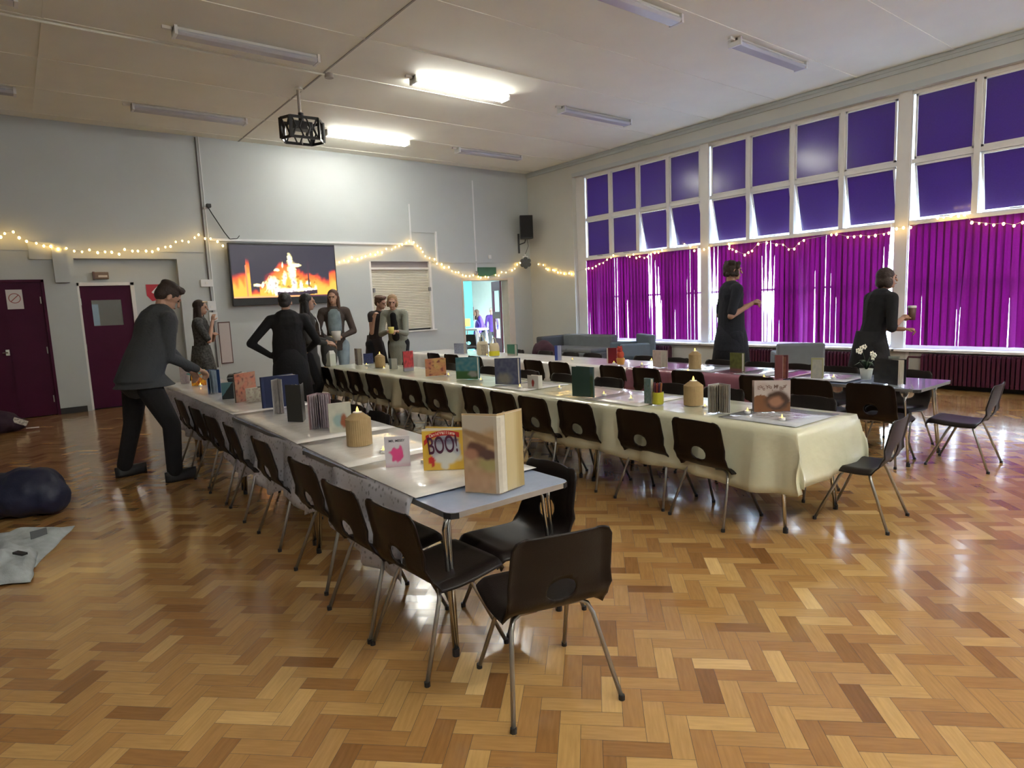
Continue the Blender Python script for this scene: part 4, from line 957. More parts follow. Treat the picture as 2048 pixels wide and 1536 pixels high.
def boo_book():
    z = ZB; A = at(848, 941, z); B = at(931, 938, z); o = (A+B)/2; h = hgt(o, 888, 857); d = (B-A); w = d.length
    yel = (.62, .40, .05)
    def fn(u, v):
        c = mixc(yel, (.50, .30, .03), noise.noise(Vector((u*4, v*4, 1)))+.5)
        c = mixc(c, (.36, .38, .44), blob(u, v, .54, .50, .36, .34, .12, 4, .10)); c = mixc(c, (.20, .21, .27), blob(u, v, .55, .72, .30, .10, .5, 5)); c = mixc(c, (.52, .53, .50), blob(u, v, .58, .30, .30, .16, .4, 7))
        c = mixc(c, (.52, .53, .50), blob(u, v, .52, .10, .10, .10, .5, 2)); c = mixc(c, (.45, .02, .02), blob(u, v, .20, .24, .088, .088, .1, 3, .04)); c = mixc(c, (.45, .02, .02), blob(u, v, .23, .14, .04, .06, .1, 3, .04))
        if v > .965: c = (.62, .58, .45)
        return c
    t = stand_book('yellow picture book reading BOO! with a red ribbon, beside the largest open book', (848, 941), (931, 938), 857, 'yellow', yel, fn, open_deg=16, spine='R', z=z, topx=888, thick=.014)
    o = t.location; a = A-o; X = d.normalized(); N = Vector((X.y, -X.x, 0))
    def put(name, v, f, x, y, ang, col_m, size=1, off=.0035, parent=t):
        mb = MB(); ca, sa = math.cos(ang), math.sin(ang)
        add_mesh(mb, v, f, lambda p: a+X*(x*w+(p.x*ca-p.y*sa))+Vector((0, 0, y*h+(p.x*sa+p.y*ca)))+N*(off+p.z)); return mb.build(name, col_m, parent)
    # ribbon: an arched red strip with tails
    rb = MB(); R_ = []
    for i in range(25):
        u = .09+.80*i/24; yy = .83+.10*math.sin((u-.05)/.9*PI)-.05*(1-u)*1.2; 
        p0 = a+X*(u*w)+Vector((0, 0, (yy-.065)*h))+N*.0028; p1 = a+X*(u*w)+Vector((0, 0, (yy+.055)*h))+N*.0028
        R_.append([p0, p1, p1+N*.0006, p0+N*.0006])
    rb.loft(R_); rib = rb.build('ribbon', mat('ribbon_red', (.42, .015, .012), .4, var=.06), t)
    tl = MB(); tl.loft([[a+X*(uu*w)+Vector((0, 0, yy*h))+N*k for k in (.0026, .0032)]+[a+X*((uu+.0)*w)+Vector((0, 0, (yy+.12)*h))+N*k for k in (.0032, .0026)] for uu, yy in ((.04, .60), (.13, .68))]); tl.build('ribbon_tail', MATS['ribbon_red'], t)
    ar = MB(); s_ = 'David Walliams'
    for i, ch in enumerate(s_):
        if ch == ' ': continue
        u = .19+.60*(i+.5)/len(s_); yy = .80+.10*math.sin((u-.05)/.9*PI)-.06*(1-u); v, f = text_mesh(ch, .020, .0003); ang = .10*math.cos((u-.05)/.9*PI)*2
        mb0 = MB(); ca, sa = math.cos(ang), math.sin(ang); add_mesh(ar, v, f, lambda p: a+X*(u*w+(p.x*ca-p.y*sa))+Vector((0, 0, yy*h+(p.x*sa+p.y*ca)))+N*(.0040+p.z))
    ar.build('author_lettering', mat('cream_ink', (.75, .6, .5), .5), t)
    for txt, size, x, y, nm, mcol, sq in (('THE BEAR WHO WENT', .0135, .52, .695, 'title_small', (.06, .06, .10), 0), ('BOO!', .098, .50, .42, 'title', (.06, .006, .03), .08)):
        v, f = text_mesh(txt, size, .0004); sc = 1.0
        if txt == 'BOO!': v = [(p[0]*.60, p[1]*1.18, p[2]) for p in v]
        put(nm, v, f, x, y, sq, mat('ink_'+nm, mcol, .4), off=.0042)
boo_book()
def pink_book():
    A = at(772, 935, ZB); B = at(821, 931, ZB)
    def fn(u, v):
        c = mixc((.60, .57, .60), (.50, .46, .52), noise.noise(Vector((u*3, v*3, 1)))*.5+.4); c = mixc(c, (.62, .06, .22), blob(u, v, .49, .42, .27, .25, .25, 7, .5)); return mixc(c, (.50, .36, .42), (.16-v)*8)
    t = stand_book('small square white book with a pink splash and dark MR. MESSY title', (772, 935), (821, 931), 873, 'pale_lilac', (.55, .52, .56), fn, thick=.008, open_deg=2, spine='R', topx=795)
    o = t.location; d = (B-A); X = d.normalized(); N = Vector((X.y, -X.x, 0)); h = hgt(o, 795, 873)
    v, f = text_mesh('MR. MESSY', .0165, .0003); mb = MB(); add_mesh(mb, v, f, lambda p: X*p.x+Vector((0, 0, h*.83+p.y))+N*(.0035+p.z)); mb.build('title', mat('dark_ink', (.02, .015, .03), .5), t)
pink_book()
stand_book('pale cream book with a small brown and blue drawing, behind the largest candle', (660, 866), (705, 862), 806, 'cream', (.52, .50, .42), lambda u, v: mixc(mixc(mixc((.50, .50, .42), (.42, .42, .36), noise.noise(Vector((u*5, v*5, 2)))+.4), (.24, .34, .34), blob(u, v, .45, .40, .26, .22, .5, 4)), (.24, .07, .03), blob(u, v, .66, .38, .15, .24, .4, 6)), open_deg=14, spine='L')
fan_book('pinkish book standing open with its pages fanned, behind the cream book', (641, 856), 787, .12, 6, 74, 9, 'dusty_pink', (.36, .24, .26), (.42, .36, .40))
fan_book('dark book standing wide open, its covers nearly black, left of the pinkish fanned book', (599, 842), 768, .13, 20, 60, 4, 'charcoal', (.03, .03, .028), (.35, .36, .36), opening=-1)
fan_book('narrow book standing open with pale fanned pages, in front of the navy book', (559, 826), 758, .10, -4, 44, 9, 'pale_grey', (.45, .44, .42), (.40, .37, .36))
stand_book('tall navy blue hardback standing open on the left table row', (527, 817), (590, 806), 752, 'navy', (.012, .02, .075), None, open_deg=-34, spine='L', topx=535, thick=.016)
stand_book('small cream book with rounded top, in front of the brown and orange book', (494, 806), (523, 803), 776, 'cream_two', (.50, .48, .38), art((.52, .50, .40), (.40, .36, .28), (.34, .24, .22), 5), open_deg=30, spine='L')
stand_book('brown book with an orange and red cover, standing ajar on the left table row', (473, 806), (514, 797), 745, 'brown', (.09, .07, .055), art((.50, .16, .09), (.40, .22, .13), (.16, .05, .04), 3), open_deg=26, spine='L')
stand_book('dark teal book with a black hill shape, left of the brown book', (445, 799), (469, 797), 765, 'teal_dark', (.06, .13, .16), lambda u, v: (.012, .015, .018) if v < .15+.9*u else (.08, .19, .23), open_deg=18, spine='L')
fan_book('white and blue book standing open beyond the dark teal book', (427, 786), 739, .15, 12, 46, 3, 'royal_blue', (.03, .08, .24), (.50, .58, .66))
stand_book('pale pinkish book at the far end of the left table row, behind the bending man', (362, 768), (379, 767), 729, 'pink_grey', (.42, .34, .34), art((.44, .37, .37), (.35, .28, .30), (.5, .45, .42), 8), open_deg=20, spine='L')
stand_book('bright yellow and orange book under the bending man\'s hand', (384, 772), (413, 770), 740, 'orange_yellow', (.75, .38, .02), art((.80, .42, .02), (.62, .16, .02), (.30, .07, .02), 12, 3), open_deg=24, spine='L')
def black_case():
    P = at(480, 762, ZB); t = thing('black_case', 'black soft case lying near the wall side edge of the left table row', 'case', P, -.3)
    MB().box(-.13, .13, -.10, .10, 0, .085).build('body', M_black, t, bevel=.025); MB().tube([(-.06, -.10, .06), (-.05, -.12, .10), (.05, -.12, .10), (.06, -.10, .06)], .008).build('handle', M_blackp, t)
    MB().box(-.125, .125, -.103, -.100, .05, .056).build('zip', M_tube, t)
black_case()

M_card = mat('corrugated_card', (.36, .25, .12), .85, var=.08, vscale=30)
M_flame = mat('led_flame', (1, .6, .1), .4, emit=(1, .55, .09), es=.45)
def candle(px, base, top, rpx, label, conical=True, group='large cardboard candles'):
    P = at(px, base, ZB); dist = CF.dot(P-Vector((0, 0, H))); r_ = rpx*dist/F_PX; P = P+Vector((P.x, P.y, 0)).normalized()*r_*.9; h = hgt(P, px, top)
    t = thing('cardboard_candle', label, 'candle', P, 0, group); seg = 72
    def ring(rr, zz): return [Vector((math.cos(2*PI*j/seg)*(rr*(1+.018*(j % 2))), math.sin(2*PI*j/seg)*(rr*(1+.018*(j % 2))), zz)) for j in range(seg)]
    sh = h*.74
    MB().loft([ring(r_, 0), ring(r_, sh), ring(r_*.42, h*.90), ring(r_*.40, h*.905)]).build('card_sleeve', M_card, t)
    MB().lathe((0, 0, 0), [(r_*.36, h*.90), (r_*.36, h*.93), (.001, h*.935)]).build('tea_light_cup', M_plastic_w, t)
    MB().lathe((0, 0, h*.925), [(.002, 0), (.008, .006), (.007, .015), (.001, .032)], 10).build('flame', M_flame, t, smooth=True)
candle(720, 893, 818, 25, 'cardboard candle with a lit yellow flame on the left table row')
candle(1387, 812, 757, 19, 'cardboard candle with a lit flame on the middle table row, near end')
candle(761, 735, 706, 10, 'small looking cardboard candle at the far end of the middle table row')
candle(1390, 738, 699, 12, 'brown cardboard candle with a pointed top on the right table row')
def tealight(px, py, label, z=ZB, lit=True):
    P = at(px, py, z); t = thing('tea_light', label, 'tea light', P, 0, 'battery tea lights on the tables')
    MB().lathe((0, 0, 0), [(.019, 0), (.019, .015), (.016, .016), (.015, .012)], 16).build('cup', M_plastic_w, t)
    MB().lathe((0, 0, .011), [(.002, 0), (.0055, .005), (.0045, .012), (.001, .025)], 10).build('flame', M_flame, t, smooth=True)
TL = [(767, 905, 'left table row, between the candle and the pink splash book'), (849, 925, 'left table row, half behind the BOO! book'), (401, 772, 'left table row, by the orange book at the far end'),
 (897, 752, 'middle table row, right of the orange book'), (962, 762, 'middle table row, right of the teal book'), (1040, 776, 'middle table row, right of the navy book'), (1119, 778, 'middle table row, by the figure mug'),
 (1208, 791, 'middle table row, right of the tall green book'), (1262, 800, 'middle table row, left of the yellow pencil pot'), (1410, 816, 'middle table row, touching the near candle'), (1495, 826, 'middle table row, left of the brown picture book'),
 (1564, 840, 'middle table row, in front of the brown picture book'), (768, 738, 'middle table row, in front of the far candle'), (733, 731, 'middle table row, before the farthest blue book'),
 (1303, 722, 'right table row, behind the pale book'), (1228, 727, 'right table row, by the red book'), (1284, 731, 'right table row, on the mauve cloth left of the pale book'), (1376, 744, 'right table row, on the silvery sheet by the candle'), (1667, 757, 'right table row, left of the white flowers'), (1785, 768, 'right table row, right of the white flowers'),
 (974, 712, 'right table row, in front of the cream bag'), (1145, 721, 'right table row, right of the blue and white book'), (1528, 757, 'right table row, left of the maroon book')]
for x, y, lb in TL: tealight(x, y, 'tea light on the '+lb)

# -- middle table row
stand_book('brown picture book with curled animal drawing, near end of the middle table row', (1508, 824), (1580, 822), 762, 'grey_brown', (.36, .27, .25),
  lambda u, v: mixc(mixc(mixc(mixc((.40, .32, .29), (.44, .38, .36), noise.noise(Vector((u*4, v*4, 2)))+.5), (.16, .06, .02), 1 if v < .50+.06*math.sin(u*9) and u < .5 else (1 if v < .30 else 0)), (.045, .018, .010), blob(u, v, .64, .36, .34, .31, .3, 5, .15)), (.30, .14, .08), blob(u, v, .60, .32, .19, .17, .6, 8, .2)), open_deg=12, spine='R', topx=1544)
def bear_title():
    A = at(1508, 824, ZB); B = at(1580, 822, ZB); o = (A+B)/2; h = hgt(o, 1544, 762); X = (B-A).normalized(); N = Vector((X.y, -X.x, 0)); w = (B-A).length
    t = [q for q in bpy.data.objects if q.get('label', '').startswith('brown picture book with curled')][0]; mb = MB(); s_ = 'Love You, My Bear'
    for i, ch in enumerate(s_):
        if ch == ' ': continue
        u = -.40+.80*(i+.5)/len(s_); v, f = text_mesh(ch, .034, .0003); yy = .74+.05*math.sin(i*1.3); add_mesh(mb, v, f, lambda p: X*(u*w+p.x)+Vector((0, 0, h*yy+p.y))+N*(.0035+p.z))
    mb.build('title', mat('brown_ink', (.17, .10, .08), .5), t)
bear_title()
fan_book('greyish book standing open with many fanned pages, between the candle and brown book', (1438, 825), 768, .10, 0, 86, 11, 'silver', (.42, .42, .43), (.36, .32, .27))
def pencil_pot(px, base, top, wpx, label, lower, upper):
    P = at(px, base, ZB); h = hgt(P, px, top); r_ = wpx/2*CF.dot(P-Vector((0, 0, H)))/F_PX
    t = thing('pencil_pot', label, 'pencil pot', P+Vector((P.x, P.y, 0)).normalized()*r_)
    MB().lathe((0, 0, 0), [(r_*.9, 0), (r_, .01), (r_, h*.58), (r_*.92, h*.58), (r_*.9, .01)]).build('pot', mat(lower[0], lower[1], .35), t)
    rnd = random.Random(int(px)); cols = [(.10, .02, .04), (.20, .03, .02), (.05, .01, .05), (.30, .10, .02)]
    for k in range(9):
        a_ = k*.7; rr = r_*.6; x, y = math.cos(a_)*rr, math.sin(a_)*rr
        MB().tube([(x*.6, y*.6, .012), (x*1.15, y*1.15, h*rnd.uniform(.85, 1)), (x*1.17, y*1.17, h*rnd.uniform(1.0, 1.05))], [.006, .006, .002], 6).build('pencil', mat(upper+'_%d' % (k % 4), cols[k % 4], .5), t)
pencil_pot(1316, 810, 768, 23, 'yellow pot of dark red pencils on the middle table row', ('yellow_pot', (.42, .40, .03)), 'red_pencil')
stand_book('slim teal grey book standing beside the yellow pencil pot', (1289, 806), (1302, 808), 757, 'slate_teal', (.12, .19, .20), art((.12, .20, .21), (.20, .26, .24), (.08, .13, .10), 4), open_deg=8, spine='L', thick=.02)
stand_book('tall green book with a blue top standing on the middle table row', (1154, 790), (1187, 795), 733, 'dark_green', (.03, .06, .05), lambda u, v: mixc(mixc((.045, .10, .045), (.16, .12, .05), noise.noise(Vector((u*4, v*5, 7)))*1.3+.3), (.07, .15, .20), (v-.66)*6), open_deg=-20, spine='R', topx=1170)
def figure_mug():
    P = at(1066, 777, ZB); t = stand_book('white square card box with a small red figure, right of the navy book', (1056, 776), (1077, 778), 751, 'white_card', (.58, .56, .50), lambda u, v: mixc((.60, .58, .54), (.30, .03, .02), blob(u, v, .50, .42, .13, .28, .3, 5, .3)), thick=.05, open_deg=0, spine='R')
figure_mug()
stand_book('navy book with misty pale blobs on the cover, middle of the middle table row', (991, 768), (1037, 769), 717, 'indigo', (.03, .04, .10), lambda u, v: mixc(mixc((.07, .08, .16), (.13, .14, .21), noise.noise(Vector((u*8, v*8, 2)))+.5), (.30, .28, .22), blob(u, v, .42, .22, .30, .20, .8, 5)*.8), open_deg=15, spine='L')
stand_book('teal picture book with a green meadow, left of the navy misty book', (913, 758), (956, 758), 715, 'teal', (.05, .19, .24), lambda u, v: mixc(mixc(mixc((.05, .20, .26), (.16, .28, .30), noise.noise(Vector((u*6, v*6, 9)))+.3), (.05, .13, .04), (.42-v)*12), (.34, .32, .30), blob(u, v, .78, .24, .2, .14, .6, 3)), open_deg=20, spine='L')
stand_book('orange and red picture book left of the teal picture book', (852, 753), (893, 750), 717, 'orange', (.45, .18, .08), art((.48, .16, .09), (.55, .34, .12), (.20, .05, .04), 14, 3), open_deg=18, spine='L')
stand_book('black book with a red picture cover, standing far along the middle table row', (808, 743), (828, 741), 702, 'black_red', (.02, .015, .015), lambda u, v: mixc(mixc((.60, .05, .06), (.20, .02, .03), noise.noise(Vector((u*6, v*6, 3)))+.3), (.30, .30, .34), (.22-v)*10), open_deg=34, spine='L')
stand_book('slim pale grey and white book left of the black and red book', (779, 738), (793, 738), 717, 'grey_white', (.28, .32, .34), lambda u, v: (.16, .19, .20) if u < .35 else (.62, .63, .58), open_deg=12, spine='L')
stand_book('dark blue book at the far end of the middle table row', (728, 728), (747, 727), 707, 'blue_far', (.03, .05, .16), art((.04, .06, .20), (.03, .04, .12), (.07, .09, .22), 4), open_deg=14, spine='L')
stand_book('brown and cream book standing open at the far end of the middle row', (711, 729), (725, 730), 697, 'brown_far', (.14, .08, .06), art((.40, .35, .28), (.24, .16, .12), (.5, .45, .38), 4), open_deg=-24, spine='L')
def tall_carton():
    P = at(665, 732, ZB); t = thing('carton', 'white rectangular carton with a pointed top flap, far left of the middle row', 'carton', P+Vector((0, .05, 0)), .3); h = hgt(P, 665, 708)
    MB().box(-.05, .05, -.05, .05, 0, h).build('box', mat('pale_green_white_card', (.58, .60, .52), .6), t); b = MB(); b.loft([[(-.05, -.05, h), (.05, -.05, h), (.05, .05, h), (-.05, .05, h)], [(-.02, -.01, h+.045), (.05, -.01, h+.05), (.05, .01, h+.05), (-.02, .01, h+.045)]]); b.build('flap', mat('white_card_flap', (.62, .62, .58), .6), t)
tall_carton()

# -- right table row
stand_book('pale blue book at the far end of the right table row', (909, 707), (928, 708), 687, 'pale_blue', (.36, .40, .52), art((.38, .42, .54), (.30, .33, .46), (.45, .5, .6), 4), open_deg=14, spine='L')
def tote(px, base, top, wpx, label, m1, m2=None, z=ZB):
    P = at(px, base, z); h = hgt(P, px, top); r_ = wpx/2*CF.dot(P-Vector((0, 0, H)))/F_PX; P = P+Vector((P.x, P.y, 0)).normalized()*.06
    t = thing('tote_bag', label, 'bag', P, -YAW); b = MB()
    b.loft([[Vector((math.cos(2*PI*j/20)*r_*k*(1 if abs(math.cos(2*PI*j/20)) > .0 else 1), math.sin(2*PI*j/20)*.05*q, z_)) for j in range(20)] for k, q, z_ in ((.85, .9, 0), (1, 1.1, .02), (1, 1, h*.5), (.80, .6, h*.68), (.72, .25, h*.70))]); b.build('bag_body', m1, t, smooth=True)
    for s_ in (-1, 1): MB().tube([(-r_*.45, s_*.02, h*.66), (-r_*.25, s_*.025, h*.9), (0, s_*.03, h), (r_*.25, s_*.025, h*.9), (r_*.45, s_*.02, h*.66)], .007, 6).build('handle', m1, t)
    if m2: b = MB(); b.loft([[Vector((math.cos(a_)*r_*1.03, -abs(math.sin(a_))*.062, z_)) for a_ in [PI*i/10 for i in range(11)]]+[Vector((math.cos(a_)*r_*1.01, -abs(math.sin(a_))*.056, z_)) for a_ in [PI*(10-i)/10 for i in range(11)]] for z_ in (.01, h*.28)]); b.build('coloured_base', m2, t)
    return t
M_tote = mat('cream_canvas', (.66, .58, .42), .8, var=.05)
tote(966, 711, 671, 24, 'cream canvas tote bag standing at the far end of the right table row', M_tote)
tote(989, 713, 675, 21, 'cream bag with a bright yellow base, right of the plain cream bag', mat('pale_cream_paper', (.66, .56, .36), .7), mat('bright_yellow_paper', (.70, .62, .03), .6))
stand_book('dark green book far along the right table row, right of the yellow based bag', (1015, 711), (1030, 712), 689, 'forest', (.03, .14, .10), lambda u, v: mixc((.03, .16, .11), (.45, .40, .36), (.22-v)*9), open_deg=14, spine='L')
stand_book('cream book in front of the plain cream tote bag', (957, 711), (974, 711), 689, 'beige', (.52, .46, .36), art((.56, .50, .38), (.46, .40, .30), (.3, .25, .2), 2), open_deg=14, spine='L')
stand_book('tall blue and white book standing narrow on the white cloth of the right row', (1110, 721), (1122, 721), 691, 'blue_white', (.10, .14, .42), lambda u, v: (.05, .08, .34) if u < .5 else (.40, .44, .62), open_deg=24, spine='L')
stand_book('red book with a white spine on the right table row', (1214, 727), (1234, 727), 696, 'red', (.30, .02, .03), lambda u, v: (.66, .60, .52) if u < .14 else mixc((.28, .02, .03), (.16, .01, .02), v), open_deg=10, spine='L', thick=.02)
def orange_toy():
    P = at(1243, 730, ZB); t = thing('toy_figure', 'small orange and red soft toy with a yellow pot, beside the red book', 'toy', P+Vector((.03, .04, 0)))
    MB().lathe((0, 0, 0), [(.04, 0), (.045, .03), (.05, .07), (.04, .08)]).build('pot', mat('amber_pot', (.55, .25, .05), .4), t, smooth=True)
    MB().ell((0, 0, .115), (.045, .04, .05)).build('body', mat('orange_red_plush', (.50, .08, .04), .9), t, smooth=True); MB().ell((-.01, 0, .175), (.035, .032, .035)).build('head', mat('red_plush', (.45, .05, .04), .9), t, smooth=True)
    for s_ in (-1, 1): MB().ell((s_*.025-.01, 0, .205), (.012, .01, .014)).build('ear', MATS['red_plush'], t, smooth=True)
orange_toy()
stand_book('pale pinkish slim book standing on the mauve cloth', (1306, 733), (1322, 736), 701, 'blush', (.60, .50, .44), art((.62, .52, .45), (.54, .44, .38), (.5, .42, .36), 3), open_deg=24, spine='L')
stand_book('olive green book on the mauve cloth, in front of the standing person in navy', (1460, 742), (1484, 744), 706, 'olive', (.14, .15, .045), lambda u, v: mixc(mixc((.15, .17, .045), (.09, .10, .03), noise.noise(Vector((u*5, v*5, 3)))+.4), (.22, .10, .10), (.22-v)*9), open_deg=12, spine='L')
stand_book('maroon framed book with cream pages, on the right table row', (1549, 756), (1575, 757), 710, 'maroon', (.13, .03, .035), lambda u, v: (.10, .02, .03) if (u < .12 or u > .88 or v > .92) else mixc((.26, .10, .07), (.15, .05, .04), noise.noise(Vector((u*5, v*5, 3)))+.5), open_deg=-28, spine='R', thick=.02)
stand_book('pale cream book with a curved top picture, right of the maroon book', (1622, 756), (1646, 757), 716, 'pale_cream', (.42, .40, .30), lambda u, v: (.34, .33, .17) if (u < .1 or u > .9 or v > .93) else mixc((.44, .42, .36), (.36, .35, .33), noise.noise(Vector((u*5, v*5, 3)))+.5), open_deg=16, spine='L')
stand_book('tall black book standing open at the near end of the right table row', (1748, 764), (1795, 771), 718, 'jet', (.012, .013, .018), art((.012, .013, .018), (.03, .035, .035), (.015, .018, .03), 4), open_deg=18, spine='L')
stand_book('greyish green slim book behind the tall black book', (1776, 752), (1797, 753), 713, 'grey_green', (.20, .22, .19), art((.22, .24, .20), (.18, .20, .18), (.26, .27, .24), 4), open_deg=10, spine='L')
def flowers():
    P = at(1732, 760, ZB); P = P+Vector((P.x, P.y, 0)).normalized()*.05; t = thing('potted_orchid', 'white flowering plant in a small white pot at the near end of the right row', 'plant', P)
    MB().lathe((0, 0, 0), [(.038, 0), (.05, .085), (.053, .09), (.046, .09), (.036, .01)]).build('pot', mat('white_ceramic', (.62, .62, .52), .3), t, smooth=True)
    MB().cyl((0, 0, .07), .044, .01).build('soil', M_black, t)
    R = Vector((math.cos(YAW), -math.sin(YAW), 0)); sg = mat('stem_green', (.03, .06, .025), .6); pet = mat('white_petal', (.75, .72, .62), .6); lf = mat('leaf_dark_green', (.02, .045, .02), .5)
    tips = [(-.075, .245), (-.045, .265), (-.055, .235), (-.02, .275), (.045, .215), (.065, .20), (.055, .18)]
    for side in (-1, 1):
        MB().tube([(0, 0, .08), R*side*.01+Vector((0, 0, .15)), R*(side*.03)+Vector((0, 0, .22 if side < 0 else .19)), R*(side*.06)+Vector((0, 0, .245 if side < 0 else .205))], .0025, 6).build('stem', sg, t)
    for k in range(6):
        a_ = k*1.05; e = Vector((math.cos(a_)*.09, math.sin(a_)*.09, .10+.03*(k % 2))); b = MB(); mid = e*.55+Vector((0, 0, .09)); w_ = Vector((-math.sin(a_), math.cos(a_), 0))*.018
        b.loft([[Vector((0, 0, .08))+w_*.3, Vector((0, 0, .08))-w_*.3, Vector((0, 0, .078))], [mid+w_, mid-w_, mid-Vector((0, 0, .004))], [e+Vector((0, 0, .02))+w_*.1, e+Vector((0, 0, .02))-w_*.1, e+Vector((0, 0, .018))]]); b.build('leaf', lf, t, smooth=True)
    for x, z in tips:
        b = MB(); c = R*x+Vector((0, 0, z))
        for k in range(5):
            a_ = k*2*PI/5; b.ell(c+R*math.cos(a_)*.013+Vector((0, 0, math.sin(a_)*.013))-Vector((P.x, P.y, 0)).normalized()*.004, (.011, .006, .011), n=5, mseg=8)
        b.build('flower', pet, t, smooth=True)
flowers()

# ------------------------------------------------------------------ seating by the windows, coats and bags
def cushion_box(mb, *a): return mb.box(*a)
def sofa():
    t = thing('sofa', 'pale grey low sofa against the window wall near the corner', 'sofa', (9.15, 9.55, 0))
    MB().box(-.38, .38, -.72, .72, .10, .34).build('seat_base', M_grey_fab, t, bevel=.03); MB().box(.22, .42, -.72, .72, .34, .66).build('backrest', M_grey_fab, t, bevel=.04)
    MB().box(-.40, .42, .70, .88, .10, .64).build('armrest', mat('dark_grey_fabric', (.07, .075, .08), .9, bump=.15, bscale=180), t, bevel=.03); MB().box(-.36, .24, -.70, .0, .34, .42).build('seat_cushion', M_grey_fab, t, bevel=.03); MB().box(-.36, .24, .01, .69, .34, .42).build('seat_cushion', M_grey_fab, t, bevel=.03)
    for x in (-.33, .33):
        for y in (-.65, .8): MB().cyl((x, y, 0), .02, .10).build('leg', M_black, t)
sofa()
def armchair(loc, rz, label, m_, h=.68, w=.34):
    t = thing('armchair', label, 'armchair', loc, rz)
    MB().box(-w, w, -.32, .30, .12, .36).build('seat_base', m_, t, bevel=.03); MB().box(-w, w, -.36, -.22, .12, h).build('backrest', m_, t, bevel=.03)
    for s_ in (-1, 1): MB().box(s_*w-(.10 if s_ > 0 else 0), s_*w+(.10 if s_ < 0 else 0), -.30, .30, .12, h*.80).build('armrest', m_, t, bevel=.03)
    for x in (-.27, .27):
        for y in (-.28, .25): MB().cyl((x, y, 0), .018, .12).build('leg', M_black, t)
p = atx(1262, 700, 8.95); armchair((9.0, p.y+.05, 0), math.radians(60), 'blue grey armchair at the near end of the pale grey sofa', M_grey_fab2, .70, .36)
p = atx(1584, 700, 8.3); armchair((8.6, p.y+.1, 0), math.radians(-52), 'grey square-backed armchair facing the window, behind the maroon book', M_grey_fab, .68, .30)

def lumpy(name, label, cat, m_, pts, loc, rz=0, vox=.02, parts=()):
    t = thing(name, label, cat, loc, rz); b = MB()
    for c, r_ in pts: b.ell(c, r_)
    o = b.build('body' if cat != 'coat' else 'cloth', m_, t, smooth=True); md = o.modifiers.new('r', 'REMESH'); md.mode = 'VOXEL'; md.voxel_size = vox; md.use_smooth_shade = True
    s_ = o.modifiers.new('s', 'SMOOTH'); s_.iterations = 6; tx = bpy.data.textures.new('folds', 'CLOUDS'); tx.noise_scale = .16; d = o.modifiers.new('d', 'DISPLACE'); d.texture = tx; d.strength = .05; d.mid_level = .5; return t
M_navy = mat('navy_nylon', (.010, .014, .045), .55, bump=.15, bscale=30, var=.25, vscale=5)
M_denim = mat('pale_denim', (.40, .45, .48), .9, bump=.2, bscale=120, var=.22, vscale=14)
M_plum = mat('plum_fabric', (.035, .015, .03), .85, var=.2)
P = at(40, 1060, 0)
lumpy('navy_bag', 'large dark navy holdall lying on the floor at the left edge', 'bag', M_navy, [((-.25, 0, .16), (.34, .22, .17)), ((.06, .0, .17), (.24, .20, .18)), ((.20, -.02, .13), (.13, .15, .13)), ((-.55, .05, .13), (.3, .22, .14)), ((.0, .04, .25), (.14, .12, .10))], (at(60, 1040, 0).x-.03, at(60, 1040, 0).y+.18, .0), -.5)
b0 = at(95, 1085, 0)
def denim():
    t = thing('denim_jacket', 'pale denim jacket crumpled flat on the floor in front of the navy holdall', 'jacket', at(60, 1130, 0))
    def sheet(name, outline, thick, m_, z=.0, sd=0, lift=.05):
        v = []; f = []; n = 26
        A, B, C_, D = [at(*q, 0)-at(60, 1130, 0) for q in outline]
        for j in range(n+1):
            for i in range(n+1):
                u, w_ = i/n, j/n; p = (A*(1-u)+B*u)*(1-w_)+(D*(1-u)+C_*u)*w_
                e = min(u, 1-u, w_, 1-w_); hh = z+thick*min(1, e*9)+max(0, noise.noise(Vector((u*4, w_*4, sd))))*lift*min(1, e*8)
                p = p+Vector((noise.noise(Vector((u*3, w_*3, sd+5))), noise.noise(Vector((u*3, w_*3, sd+9))), 0))*.02; v.append((p.x, p.y, hh+.003))
        for j in range(n):
            for i in range(n): a_ = j*(n+1)+i; f.append((a_, a_+1, a_+n+2, a_+n+1))
        me = bpy.data.meshes.new(name); me.from_pydata(v, [], f); me.polygons.foreach_set('use_smooth', [True]*len(f)); me.materials.append(m_); o = bpy.data.objects.new(name, me); COL.objects.link(o); o.parent = t
        md = o.modifiers.new('t', 'SOLIDIFY'); md.thickness = .003; md.offset = -1
    sheet('body_panel', ((-120, 1120), (70, 1135), (150, 1052), (-60, 1075)), .02, M_denim, 0, 2)
    sheet('sleeve', ((-120, 1185), (62, 1168), (78, 1110), (-60, 1100)), .05, M_denim, .01, 5, .08)
    MB().obox(at(80, 1085, 0)-at(60, 1130, 0)+Vector((0, 0, .06)), .09, .006, .05, Matrix.Rotation(.3, 3, 'Z')).build('pocket_flap', mat('denim_seam', (.12, .13, .14), .9), t)
    MB().obox(at(45, 1140, 0)-at(60, 1130, 0)+Vector((0, 0, .10)), .03, .09, .012, Matrix.Rotation(.5, 3, 'Z')).build('cuff_opening', M_black, t)
denim()
lumpy('dark_rucksack', 'dark plum bag with a white patterned flap on the floor, far left edge', 'bag', M_plum, [((0, 0, .14), (.22, .2, .15)), ((.16, 0, .09), (.14, .14, .09)), ((-.2, 0, .13), (.25, .2, .14))], at(0, 868, 0)+Vector((0, .1, 0)))
t_ = [o for o in bpy.data.objects if o.get('label', '').startswith('dark plum bag')][0]
MB().obox((.22, -.12, .13), .16, .012, .07, Matrix.Rotation(.5, 3, 'Y')).build('flap', mat('spotted_flap', (.55, .52, .47), .7, var=.8, vscale=40), t_, bevel=.004)
